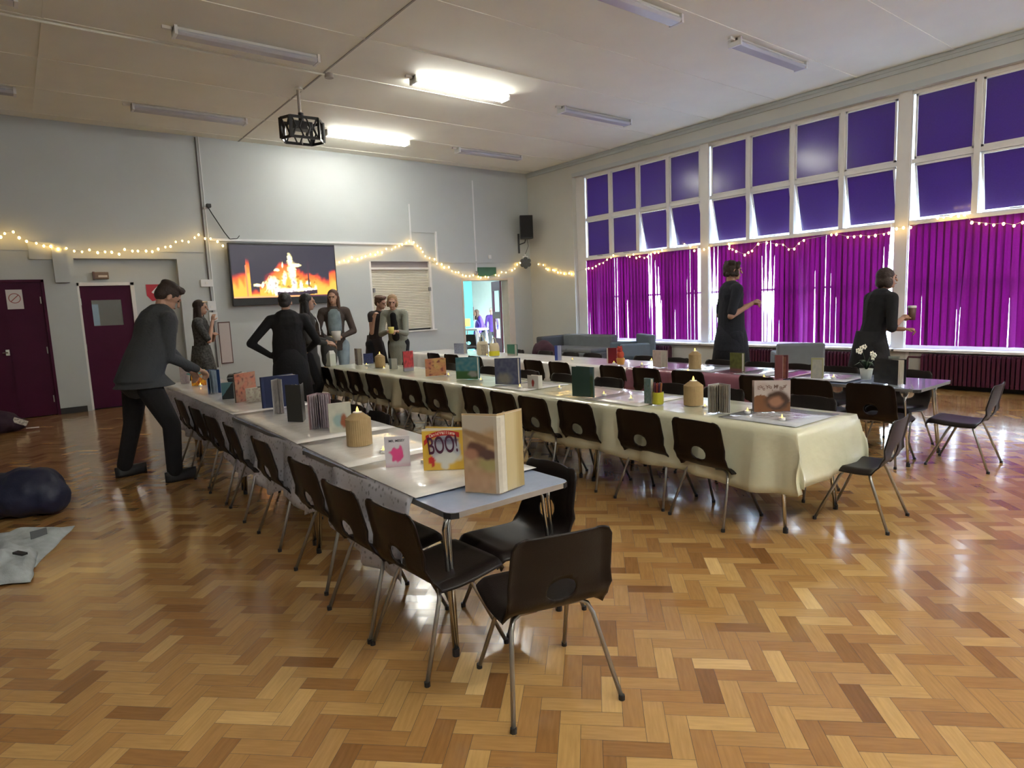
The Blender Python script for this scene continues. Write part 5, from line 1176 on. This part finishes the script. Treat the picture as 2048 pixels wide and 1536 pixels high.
MB().obox((.34, -.10, .03), .14, .05, .008, Matrix.Rotation(.05, 3, 'Y')).build('strap_end', M_plastic_w, t_)
p = at(1088, 712, .60)
lumpy('draped_coat', 'dark maroon coat draped over a chair back, right of the green book', 'coat', mat('maroon_wool', (.050, .016, .028), .9, var=.15), [((0, 0, .56), (.16, .10, .15)), ((-.14, 0, .48), (.10, .09, .18)), ((.14, 0, .46), (.10, .09, .18)), ((0, 0, .30), (.2, .1, .24)), ((0, 0, .10), (.16, .08, .18))], (atx(1088, 700, 6.55).x, atx(1088, 700, 6.55).y, .08), -1.5, .02)

# ------------------------------------------------------------------ people
M_skin = mat('skin', (.46, .27, .19), .55, var=.06, vscale=10)
M_skin_d = mat('skin_tan', (.38, .21, .14), .55, var=.06, vscale=10)
def remesh(o, vox, smooth=3):
    md = o.modifiers.new('r', 'REMESH'); md.mode = 'VOXEL'; md.voxel_size = vox; md.use_smooth_shade = True
    if smooth: s_ = o.modifiers.new('s', 'SMOOTH'); s_.iterations = smooth; s_.factor = .5
    return o
def V(*a): return Vector(a)
def person(label, loc, rz, h=1.65, lean=0, side=0, twist=0, L=None, R=None, feet=None, head=(0, 0, 0), top=None, bottom=None, hair=None, skin=None, sleeve=.95, shoe=None, skirt=None, build=1.0, vox=.010, grip=.5, neck_show=True, coat=0, legs_bare=False, finger_r=.0085, hip_drop=0, top_low=.0, head_off=(0, 0, 0)):
    """L/R: (elbow, wrist) local positions; feet: (left, right) ankle positions; head: yaw, pitch, roll degrees"""
    skin = skin or M_skin; k = h/1.65; t = thing('person', label, 'person', loc, rz)
    P = V(0, 0, .86*k-hip_drop); lf, rf = feet or (V(-.10*k, 0, .07*k), V(.10*k, 0, .07*k))
    ln, sd = math.radians(lean), math.radians(side)
    up = V(math.sin(sd), math.sin(ln), math.cos(ln)*math.cos(sd)).normalized(); fw = V(0, math.cos(ln), -math.sin(ln)); rt = Matrix.Rotation(math.radians(twist), 3, 'Z') @ V(1, 0, 0)
    N = P+up*.56*k; shc = P+up*.485*k; sw = .165*k*min(build, 1.17); SL, SR = shc-rt*sw, shc+rt*sw
    hf = up.copy(); hf = (hf+V(0, .25*math.sin(ln), .35)).normalized(); HC = N+hf*.135*k+fw*.02+V(*head_off)
    RH = Matrix.Rotation(math.radians(head[0]), 3, 'Z') @ Matrix.Rotation(math.radians(head[1]), 3, 'X') @ Matrix.Rotation(math.radians(head[2]), 3, 'Y')
    L = L or (SL+V(-.06, -.02, -.28)*k, SL+V(-.05, .06, -.52)*k); R = R or (SR+V(.06, -.02, -.28)*k, SR+V(.05, .06, -.52)*k)
    hb_ = min(build, 1.12); hip = [P+V(-.085*k*hb_, 0, -.03), P+V(.085*k*hb_, 0, -.03)]; knees = []
    for hp, ft in zip(hip, (lf, rf)):
        m_ = (hp+ft)/2; d = (ft-hp).length; ext = (.797*k)**2/4-(d/2)**2; knees.append(m_+V(0, math.sqrt(max(ext, 0.0004)), .0))
    q = lambda x, y, z: RH @ (V(x, y, z)*k)
    b = MB()
    # head, face, ears, neck
    b.ell(HC+q(0, -.008, .022), (.074*k, .092*k, .088*k), RH); b.ell(HC+q(0, .022, -.045), (.052*k, .060*k, .062*k), RH); b.ell(HC+q(0, .060, -.082), (.022*k, .020*k, .018*k), RH, 6, 8)
    b.cap(HC+q(0, .088, .012), HC+q(0, .106, -.024), .008*k, .0125*k, seg=8); b.ell(HC+q(0, .082, -.055), (.022*k, .012*k, .008*k), RH, 6, 8); b.ell(HC+q(0, .080, .028), (.05*k, .018*k, .010*k), RH, 6, 8)
    for s_ in (-1, 1): b.ell(HC+q(s_*.076, -.005, -.008), (.009*k, .018*k, .03*k), RH, 6, 8)
    b.cap(N-up*.03*k, HC+q(0, -.02, -.05), .052*k, .047*k)
    # trunk
    b.cap(P+V(0, 0, -.02), P+up*.18*k, .098*k*build, .088*k*build, .70, fw); b.cap(P+up*.18*k, shc-up*.08*k, .088*k*build, .108*k*build, .70, fw); b.cap(SL*.85+shc*.15, SR*.85+shc*.15, .048*k, .048*k)
    for hp, kn, ft in zip(hip, knees, (lf, rf)): b.cap(hp, kn, .072*k*min(build, 1.15), .052*k); b.cap(kn, ft, .052*k, .036*k); b.cap(ft, ft+V(0, .12*k, -.035*k), .034*k, .028*k)
    for S_, (E_, W_) in ((SL, L), (SR, R)):
        b.cap(S_, E_, .038*k, .034*k); b.cap(E_, W_, .036*k, .024*k)
    hands = []
    for sgn, (E_, W_) in ((-1, L), (1, R)):
        d = (W_-E_).normalized(); sidev = d.cross(V(0, 0, 1)); sidev = sidev.normalized() if sidev.length > .2 else V(1, 0, 0); pn = sidev.cross(d).normalized()
        c = W_+d*.045*k; b.cap(W_, W_+d*.075*k, .026*k, .034*k, .5, pn)
        pts = []
        for i in range(4):
            root = W_+d*.095*k+sidev*(-.0255+.017*i)*k; ln_ = (.030, .034, .032, .025)[i]*k; c1 = (d*math.cos(grip*.9)-pn*math.sin(grip*.9)); c2 = (d*math.cos(grip*2.1)-pn*math.sin(grip*2.1))
            p1 = root+c1*ln_; p2 = p1+c2*ln_*.8; p3 = p2+(c2*.6-pn*.4*grip)*ln_*.5
            b.cap(root-d*.02*k, p1, finger_r*k, finger_r*k*.95, seg=8); b.cap(p1, p2, finger_r*k*.95, finger_r*k*.85, seg=8); b.cap(p2, p3, finger_r*k*.85, finger_r*k*.75, seg=8)
        ts = -sgn if d.z < .3 else sgn
        tb = W_+d*.030*k+sidev*ts*.026*k; b.cap(tb, tb+(d*.6+sidev*ts*.7-pn*.3)*.035*k, .0115*k, .010*k, seg=8); tm = tb+(d*.6+sidev*ts*.7-pn*.3)*.035*k; b.cap(tm, tm+(d*.9+sidev*ts*.1-pn*.45)*.03*k, .010*k, .0085*k, seg=8)
        hands.append(W_+d*.10*k-pn*.02*k)
    body = remesh(b.build('body', skin, t, smooth=True), min(vox, .0065), 2)
    for s_ in (-1, 1):
        MB().ell(HC+q(s_*.030, .076, .010), (.0125*k, .007*k, .0075*k), RH, 6, 10).build('eye', mat('eye_dark', (.03, .02, .018), .3), t, smooth=True)
        MB().cap(HC+q(s_*.017, .086, .030), HC+q(s_*.046, .076, .031), .0035*k, .003*k, seg=6).build('eyebrow', hair[0] if hair else M_black, t)
    MB().cap(HC+q(-.018, .090, -.054), HC+q(.018, .090, -.054), .0055*k, .0055*k, .7, RH @ V(0, 0, 1), 8).build('mouth', mat('lips', (.30, .10, .09), .5), t)
    # clothes
    if top:
        g = MB(); e = .013*k+top_low; bw = build
        low = P+V(0, 0, -.04*k) if not coat else P+V(0, 0, -coat)
        g.cap(P+V(0, 0, .0), P+up*.20*k, .122*k*bw+e, .106*k*bw+e, .78, fw); g.cap(P+up*.18*k, shc-up*.06*k, .104*k*bw+e, .132*k*bw+e, .76, fw)
        g.cap(SL*.93+SR*.07, SL*.07+SR*.93, .064*k+e*.5, .064*k+e*.5); g.cap(N-up*.07*k, N-up*.015*k, .065*k, .054*k)
        for S_ in (SL, SR): g.cap(N-up*.045*k, S_-up*.002, .050*k, .044*k+e*.5)
        g.loft([[P+V(math.cos(2*PI*j/20)*rr, math.sin(2*PI*j/20)*rr*(.95 if coat and zz < 0 else .78)+(.03 if coat and lean > 15 and zz < 0 else 0), zz) for j in range(20)] for rr, zz in ((.120*k*bw+e, .05), (.140*k*bw+e, -.06*k), ((.150*k*bw+e, -.10*k) if not coat else (.160*k*bw+e, -coat)))])
        if coat: g.loft([[P+up*zz+V(math.cos(2*PI*j/20)*rr, math.sin(2*PI*j/20)*rr*.80, 0) for j in range(20)] for rr, zz in ((.118*k*bw+e, .36*k), (.135*k*bw+e, .2*k), (.142*k*bw+e, -.04))])
        for S_, (E_, W_) in ((SL, L), (SR, R)):
            s1 = min(1, sleeve*2); Eb = S_+(E_-S_)*s1; g.cap(S_, Eb, .050*k*bw**.5+e*.5, .044*k+e*.5)
            if sleeve > .5: Wb = E_+(W_-E_)*(sleeve-.5)*2; g.cap(E_, Wb, .043*k+e*.5, .031*k+e*.4)
        remesh(g.build('top', top, t, smooth=True), vox, 3)
    if skirt:
        zlen, m_, rr2 = skirt; g = MB(); g.loft([[P+V(math.cos(2*PI*j/28)*r_*(1+.05*math.sin(j*5)*(zz < -.1)), math.sin(2*PI*j/28)*r_*.95*(1+.05*math.cos(j*4)*(zz < -.1)), zz) for j in range(28)] for r_, zz in ((.12*k*build, .12), (.155*k*build, -.08), (rr2, -zlen), (rr2-.012, -zlen), (.13*k, -.05))]); g.build('skirt', m_, t, smooth=True)
    if bottom:
        build = min(build, 1.12); g = MB(); g.cap(P+V(0, 0, -.01), P+V(0, 0, .06*k), .130*k*build, .122*k*build, .80, V(0, 1, 0))
        for hp, kn, ft in zip(hip, knees, (lf, rf)):
            g.cap(hp, kn, .094*k*build, .070*k); g.cap(kn, ft+V(0, 0, .02*k), .070*k, .060*k)
        remesh(g.build('trousers', bottom, t, smooth=True), vox, 3)
    for ft in (lf, rf):
        g = MB(); z0 = ft.z-.07*k; g.loft([[V(ft.x+x*wd, ft.y+y, ft.z-.07*k+zz) for x, y in [(math.cos(2*PI*j/16)*.042*k, (.045+math.sin(2*PI*j/16)*.125)*k) for j in range(16)]] for wd, zz in ((1, 0), (1.05, .02*k), (.98, .05*k), (.6, .085*k))]); g.build('shoe', shoe or M_black, t, smooth=True)
    if hair:
        hm, style = hair[0], hair[1]; g = MB(); g.ell(HC+q(0, -.020, .036), (.084*k, .094*k, .090*k), RH)
        if style in ('long', 'long_straight'):
            for s_ in (-1, 1): g.cap(HC+q(s_*.062, -.02, 0), HC+q(s_*.078, .01, -.22), .030*k, .026*k, 1.3, RH @ V(0, 1, 0))
            g.cap(HC+q(0, -.06, 0), HC+q(0, -.085, -.26), .062*k, .05*k, .6, RH @ V(0, 1, 0)); g.cap(HC+q(-.04, -.055, -.02), HC+q(-.06, -.06, -.27), .04*k, .03*k); g.cap(HC+q(.04, -.055, -.02), HC+q(.06, -.06, -.27), .04*k, .03*k)
        if style == 'bob':
            for s_ in (-1, 1): g.ell(HC+q(s_*.066, -.025, -.035), (.030*k, .055*k, .060*k), RH)
            g.ell(HC+q(0, -.07, -.03), (.07*k, .045*k, .07*k), RH)
        if style == 'curly':
            rnd = random.Random(5)
            for i in range(26):
                a_ = rnd.uniform(-2.2, 2.2)-PI/2; z_ = rnd.uniform(-.06, .10); g.ell(HC+q(math.cos(a_)*.078, math.sin(a_)*.085, z_), (.028*k, .028*k, .028*k), None, 6, 8)
        if style == 'short':
            g.ell(HC+q(0, -.05, .0), (.074*k, .06*k, .07*k), RH)
            for i in range(9): g.ell(HC+q(-.05+.0125*i, .045, .092+.012*math.sin(i*2)), (.022*k, .035*k, .020*k), RH, 6, 8)
            g.ell(HC+q(0, -.02, .085), (.08*k, .095*k, .045*k), RH)
        if style == 'bun': g.ell(HC+q(0, -.11, .05), (.045*k, .045*k, .045*k)); g.ell(HC+q(0, -.05, -.01), (.07*k, .055*k, .06*k), RH)
        ho = remesh(g.build('hair', hm, t, smooth=True), .007, 1)
    t['hand_z'] = 0; del t['hand_z']
    return t, HC, RH, hands, N
H_dark = mat('dark_brown_hair', (.030, .016, .012), .6, bump=.35, bscale=90, var=.3, vscale=30)
H_black = mat('black_hair', (.008, .007, .008), .45, bump=.35, bscale=90, var=.3)
H_brown = mat('brown_hair', (.085, .038, .020), .6, bump=.35, bscale=90, var=.3, vscale=30)
H_fair = mat('fair_hair', (.30, .19, .10), .6, bump=.35, bscale=90, var=.3, vscale=30)
C_jacket = mat('charcoal_jacket', (.040, .045, .052), .85, bump=.25, bscale=60, var=.18, vscale=4)
C_black = mat('black_cloth', (.006, .006, .008), .9, bump=.2, bscale=40, var=.3)
C_navy = mat('navy_cloth', (.010, .012, .020), .9, bump=.2, bscale=40, var=.3, vscale=4)
C_flower = mat('dark_floral_cloth', (.05, .05, .048), .85, var=.95, vscale=38)
C_brown = mat('grey_brown_cardigan', (.070, .052, .046), .9, bump=.3, bscale=50, var=.2, vscale=5)
C_lblue = mat('light_blue_top', (.20, .26, .29), .85, var=.3, vscale=10)
C_jeans = mat('light_blue_jeans', (.24, .31, .36), .85, var=.2, vscale=8)
C_grey = mat('grey_green_cardigan', (.24, .25, .21), .9, bump=.3, bscale=50, var=.18, vscale=5)
C_dgrey = mat('dark_grey_cloth', (.045, .043, .042), .9, var=.2)
C_purple = mat('purple_sweatshirt', (.10, .045, .42), .8, var=.1)
C_dpurple = mat('dark_purple_sweatshirt', (.06, .02, .16), .8, var=.1)

def LW(loc, rz, p):     # world point -> local of a thing
    return Matrix.Rotation(-rz, 3, 'Z') @ (Vector(p)-Vector(loc))
# 1 bending man at the left table
loc = V(.80, 6.20, 0); rz = math.radians(-78)
W = lambda x, y, z: LW(loc, rz, (x, y, z))
hp = aty(404, 727, 6.75)
lfoot = at(252, 952, 0); rfoot = at(352, 962, 0)
person('person in a charcoal jacket and black trousers bending over the left table row', loc, rz, 1.74, lean=24, side=-2,
  L=(W(1.10, 6.62, 1.12), W(1.33, 6.90, .86)), R=(W(1.02, 6.10, 1.06), W(1.31, 6.42, .90)),
  feet=(LW(loc, rz, lfoot)+V(0, 0, .075), LW(loc, rz, rfoot)+V(0, 0, .075)), head=(-10, -38, 0), top=C_jacket, bottom=C_black, hair=(H_dark, 'short'), build=1.42, coat=.09, grip=.8)
def held_paper():
    p = V(1.42, 7.02, .80); t = thing('leaflet', 'teal and white folded leaflet held by the bending person', 'leaflet', p, .4)
    b = MB(); b.loft([[(-.09, -.05, 0), (.09, -.05, .03), (.09, .06, .05), (-.09, .06, .02)], [(-.09, -.05, .003), (.09, -.05, .033), (.09, .06, .053), (-.09, .06, .023)]]); b.build('sheet', mat('teal_card', (.05, .28, .27), .5), t)
    b = MB(); b.loft([[(0, -.07, -.035), (.13, -.05, -.01), (.13, .02, .01), (0, .0, -.01)], [(0, -.07, -.032), (.13, -.05, -.007), (.13, .02, .013), (0, .0, -.007)]]); b.build('sheet', mat('white_leaf', (.6, .6, .55), .6), t)
held_paper()
# 2 person in floral dress by the wall
p2 = aty(398, 650, 10.3); loc = V(p2.x, 10.3, 0); rz = math.radians(-115)
t, HC, RH, hd, N = person('person in a dark floral dress with sunglasses on dark hair, hand to their mouth', loc, rz, 1.60, lean=2, L=(V(-.20, .12, 1.02), V(.02, .20, 1.10)), R=(V(.20, .16, 1.02), V(.06, .20, 1.30)), head=(0, -4, 0),
  top=C_flower, bottom=C_flower, skirt=(.55, C_flower, .22), hair=(H_dark, 'long'), sleeve=.45, build=1.1)
MB().tube([HC+RH @ V(-.07, .04, .085), HC+RH @ V(-.03, .085, .09), HC+RH @ V(.03, .085, .09), HC+RH @ V(.07, .04, .085)], .008).build('sunglasses', mat('gold_glint', (.55, .42, .25), .2, metal=.6), t)
# 3 person in black, hand on hip, seen from behind
q_ = ray(574, 640); loc = V(q_.x/q_.y*7.75, 7.75, 0); rz = math.radians(-16)
person('person in a long black coat seen from behind, hand on hip', loc, rz, 1.60, lean=3, L=(V(-.43, -.03, 1.04), V(-.19, .05, .86)), R=(V(.33, .02, 1.03), V(.22, .20, .90)), head=(-15, -6, 0),
  top=C_black, bottom=C_black, hair=(mat('grey_black_hair', (.022, .020, .021), .6, bump=.3, bscale=90, var=.3), 'bun'), build=1.38, coat=.48, skirt=(.60, C_black, .25))
# 4 black haired person
q_ = ray(609, 640); loc = V(q_.x/q_.y*8.35, 8.35, 0); rz = math.radians(-120)
t, HC, RH, hd, N = person('person with straight black hair in a dark cardigan, beside the black coated person', loc, rz, 1.60, lean=3, L=(V(-.20, .05, 1.03), V(-.04, .26, .98)), R=(V(.22, .05, 1.02), V(.10, .28, .96)), head=(6, -3, 0),
  top=C_dgrey, bottom=C_black, hair=(H_black, 'long_straight'), build=1.12, coat=.40)
MB().tube([N+V(-.05, .10, -.02), N+V(-.02, .15, -.16), N+V(0, .16, -.30)], .006).build('lanyard', M_plastic_w, t)
# 5 person with brown cardigan
q_ = ray(668, 620); loc = V(q_.x/q_.y*9.45, 9.45, 0); rz = math.radians(155)
t, HC, RH, hd, N = person('person with long brown hair, brown cardigan, pale blue top and light jeans', loc, rz, 1.68, lean=2, L=(V(-.27, .02, 1.06), V(-.08, .22, .98)), R=(V(.27, .02, 1.06), V(.10, .24, .96)), head=(-12, -4, 0),
  top=C_brown, bottom=C_jeans, hair=(H_brown, 'long'), build=1.08)
MB().cap(N+V(0, .062, -.13), N+V(0, .072, -.36), .105, .10, .62, V(0, 1, 0)).build('shirt_front', C_lblue, t, smooth=True)
def held(name, label, cat, world, r_, m_, h_=.09, rz=0, lid=None):
    t = thing(name, label, cat, world, rz); MB().lathe((0, 0, 0), [(r_*.8, 0), (r_, h_), (r_*.94, h_), (r_*.75, .004)], 18).build('cup_body', m_, t, smooth=True)
    if lid: MB().lathe((0, 0, h_), [(r_*1.05, -.004), (r_*1.05, .012), (r_*.9, .018), (.001, .018)], 18).build('lid', lid, t)
    return t
def toW(loc, rz, p): return Vector(loc)+Matrix.Rotation(rz, 3, 'Z') @ Vector(p)
h5 = toW(loc, rz, (-.02, .33, .94)); held('paper_cone', 'white rounded paper bundle held by the person in a brown cardigan', 'bundle', h5, .07, mat('white_tissue', (.6, .58, .54), .8), .14)
h5 = toW(loc, rz, (.07, .32, .92)); held('paper_cup', 'pale yellow cup held by the person in a brown cardigan', 'cup', h5, .04, mat('pale_yellow_card', (.55, .47, .25), .7), .09)
def rucksack():
    q_ = ray(657, 690); p = V(q_.x/q_.y*8.6, 8.6, 0); t = thing('shoulder_bag', 'large dark grey bag hanging beside the black haired person', 'bag', p, .3)
    g = MB(); g.ell((0, 0, .84), (.13, .09, .20)); g.ell((0, 0, .72), (.12, .09, .14)); o = g.build('bag_body', C_dgrey, t, smooth=True); remesh(o, .015, 4)
    MB().tube([(-.06, 0, 1.0), (-.09, 0, 1.12), (-.16, .02, 1.28), (-.22, .03, 1.34)], .010).build('strap', C_dgrey, t)
rucksack()
# 6, 7 the pair looking at a yellow cup
q_ = ray(745, 625); loc = V(q_.x/q_.y*9.75, 9.75, 0); rz = math.radians(-165)
person('person with brown swept back hair and dark pinafore, peering at the yellow cup', loc, rz, 1.60, lean=17, L=(V(-.20, .22, 1.02), V(-.06, .38, 1.02)), R=(V(.20, .18, 1.00), V(.20, .26, 1.22)), head=(12, -14, 8), top=mat('dark_pinafore', (.025, .018, .018), .9), bottom=C_black, hair=(H_brown, 'short'), sleeve=.15, skirt=(.5, MATS['dark_pinafore'], .2), grip=.8)
q_ = ray(789, 625); loc = V(q_.x/q_.y*9.35+.04, 9.35, 0); rz = math.radians(138)
t, HC, RH, hd, N = person('person with fair hair and long grey green cardigan, holding out a yellow cup', loc, rz, 1.62, lean=20, L=(V(-.20, .30, .98), V(-.13, .52, 1.02)), R=(V(.20, .28, .98), V(.02, .52, 1.03)), head=(8, -14, -6), top=C_grey, bottom=C_black, hair=(H_fair, 'bob'), coat=.42, grip=.7, build=1.05)
MB().cap(N+V(0, .05, -.10), N+V(0, -.03, -.45), .055, .06, .6, V(0, 1, 0)).build('shirt_front', C_black, t, smooth=True)
cpos = toW(loc, rz, (-.06, .64, 1.0)); c_ = held('paper_cup', 'yellow paper cup held out by the person with fair hair', 'cup', cpos, .045, mat('yellow_cup_card', (.70, .62, .16), .6), .10)
# 8 person in navy by the middle window
q_ = ray(1462, 620); loc = V(6.95, q_.y/q_.x*6.95, 0); rz = math.radians(-125)
person('person in navy clothes with curly tied hair facing right, by the middle window', loc, rz, 1.76, lean=0, L=(V(-.22, -.06, 1.12), V(.02, .22, 1.24)), R=(V(.24, -.10, 1.12), V(.06, .24, 1.26)), head=(0, 0, 0), top=C_navy, bottom=C_navy, hair=(H_dark, 'curly'), sleeve=.42, build=1.22, coat=.22, skirt=(.45, C_navy, .24), skin=M_skin_d, grip=1.0)
# 9 person with drink
q_ = ray(1742, 640); loc = V(7.0, q_.y/q_.x*7.0, 0); rz = math.radians(-125)
t, HC, RH, hd, N = person('person in a black top with short wavy hair carrying a drink, nearest the windows', loc, rz, 1.58, lean=12, L=(V(-.26, .12, .96), V(-.10, .42, .94)), R=(V(.22, .08, .98), V(.10, .26, 1.06)), head=(-4, 2, 0), top=C_black, bottom=C_black, hair=(H_dark, 'bob'), sleeve=.62, build=1.22, skin=M_skin_d, skirt=(.5, C_black, .25), grip=1.0)
held('takeaway_cup', 'brown drink cup with a white lid carried by the person in black', 'cup', toW(loc, rz, (.05, .40, 1.04)), .04, mat('brown_cup_card', (.12, .06, .05), .5), .13, 0, M_plastic_w)
# children in the bright room
def kid(label, px, y, h, rz, top, hair, lean=10, **kw):
    q_ = ray(px, 640); loc = V(q_.x/q_.y*y, y, 0)
    return person(label, loc, math.radians(rz), h, lean=lean, top=top, bottom=C_dgrey, hair=hair, **kw)
kid('child with long brown hair and bright purple sweatshirt in the room beyond the doorway', 968, 14.3, 1.26, 70, C_purple, (H_brown, 'long'), lean=22, vox=.012)
kid('child in a dark purple sweatshirt at the left of the table beyond the doorway', 951, 14.9, 1.08, -110, C_dpurple, (mat('auburn_hair', (.22, .10, .06), .6, var=.2), 'bob'), lean=12, vox=.012)
kid('child in a violet top at the right, partly behind the open door leaf', 983, 14.9, 1.24, 150, C_dpurple, (mat('grey_fair_hair', (.35, .30, .24), .6, var=.2), 'short'), lean=5, vox=.012)
def room_table():
    p = aty(953, 655, 13.6); t = thing('classroom_table', 'small white-topped table in the bright room beyond the doorway', 'table', (p.x, 13.6, 0), .1); z = p.z-.02
    MB().box(-.20, .20, -.25, .25, z-.05, z).build('tabletop', M_plastic_w, t, bevel=.01)
    for x in (-.14, .14):
        for y in (-.2, .2): MB().tube([(x, y, z-.05), (x*1.15, y, 0)], .016).build('leg', M_white, t)
    p = aty(938, 690, 12.9); c = copy_tree2(chair0, (p.x, 12.9, 0)); c.rotation_euler = (0, 0, 2.6); c['label'] = 'dark school chair just inside the bright room'; c['group'] = 'chairs in the bright room'
    p = aty(975, 680, 13.4); c = copy_tree2(chair0, (p.x+.1, 13.4, 0)); c.rotation_euler = (0, 0, -2.4); c['label'] = 'school chair in front of the child with long brown hair'; c['group'] = 'chairs in the bright room'
room_table()
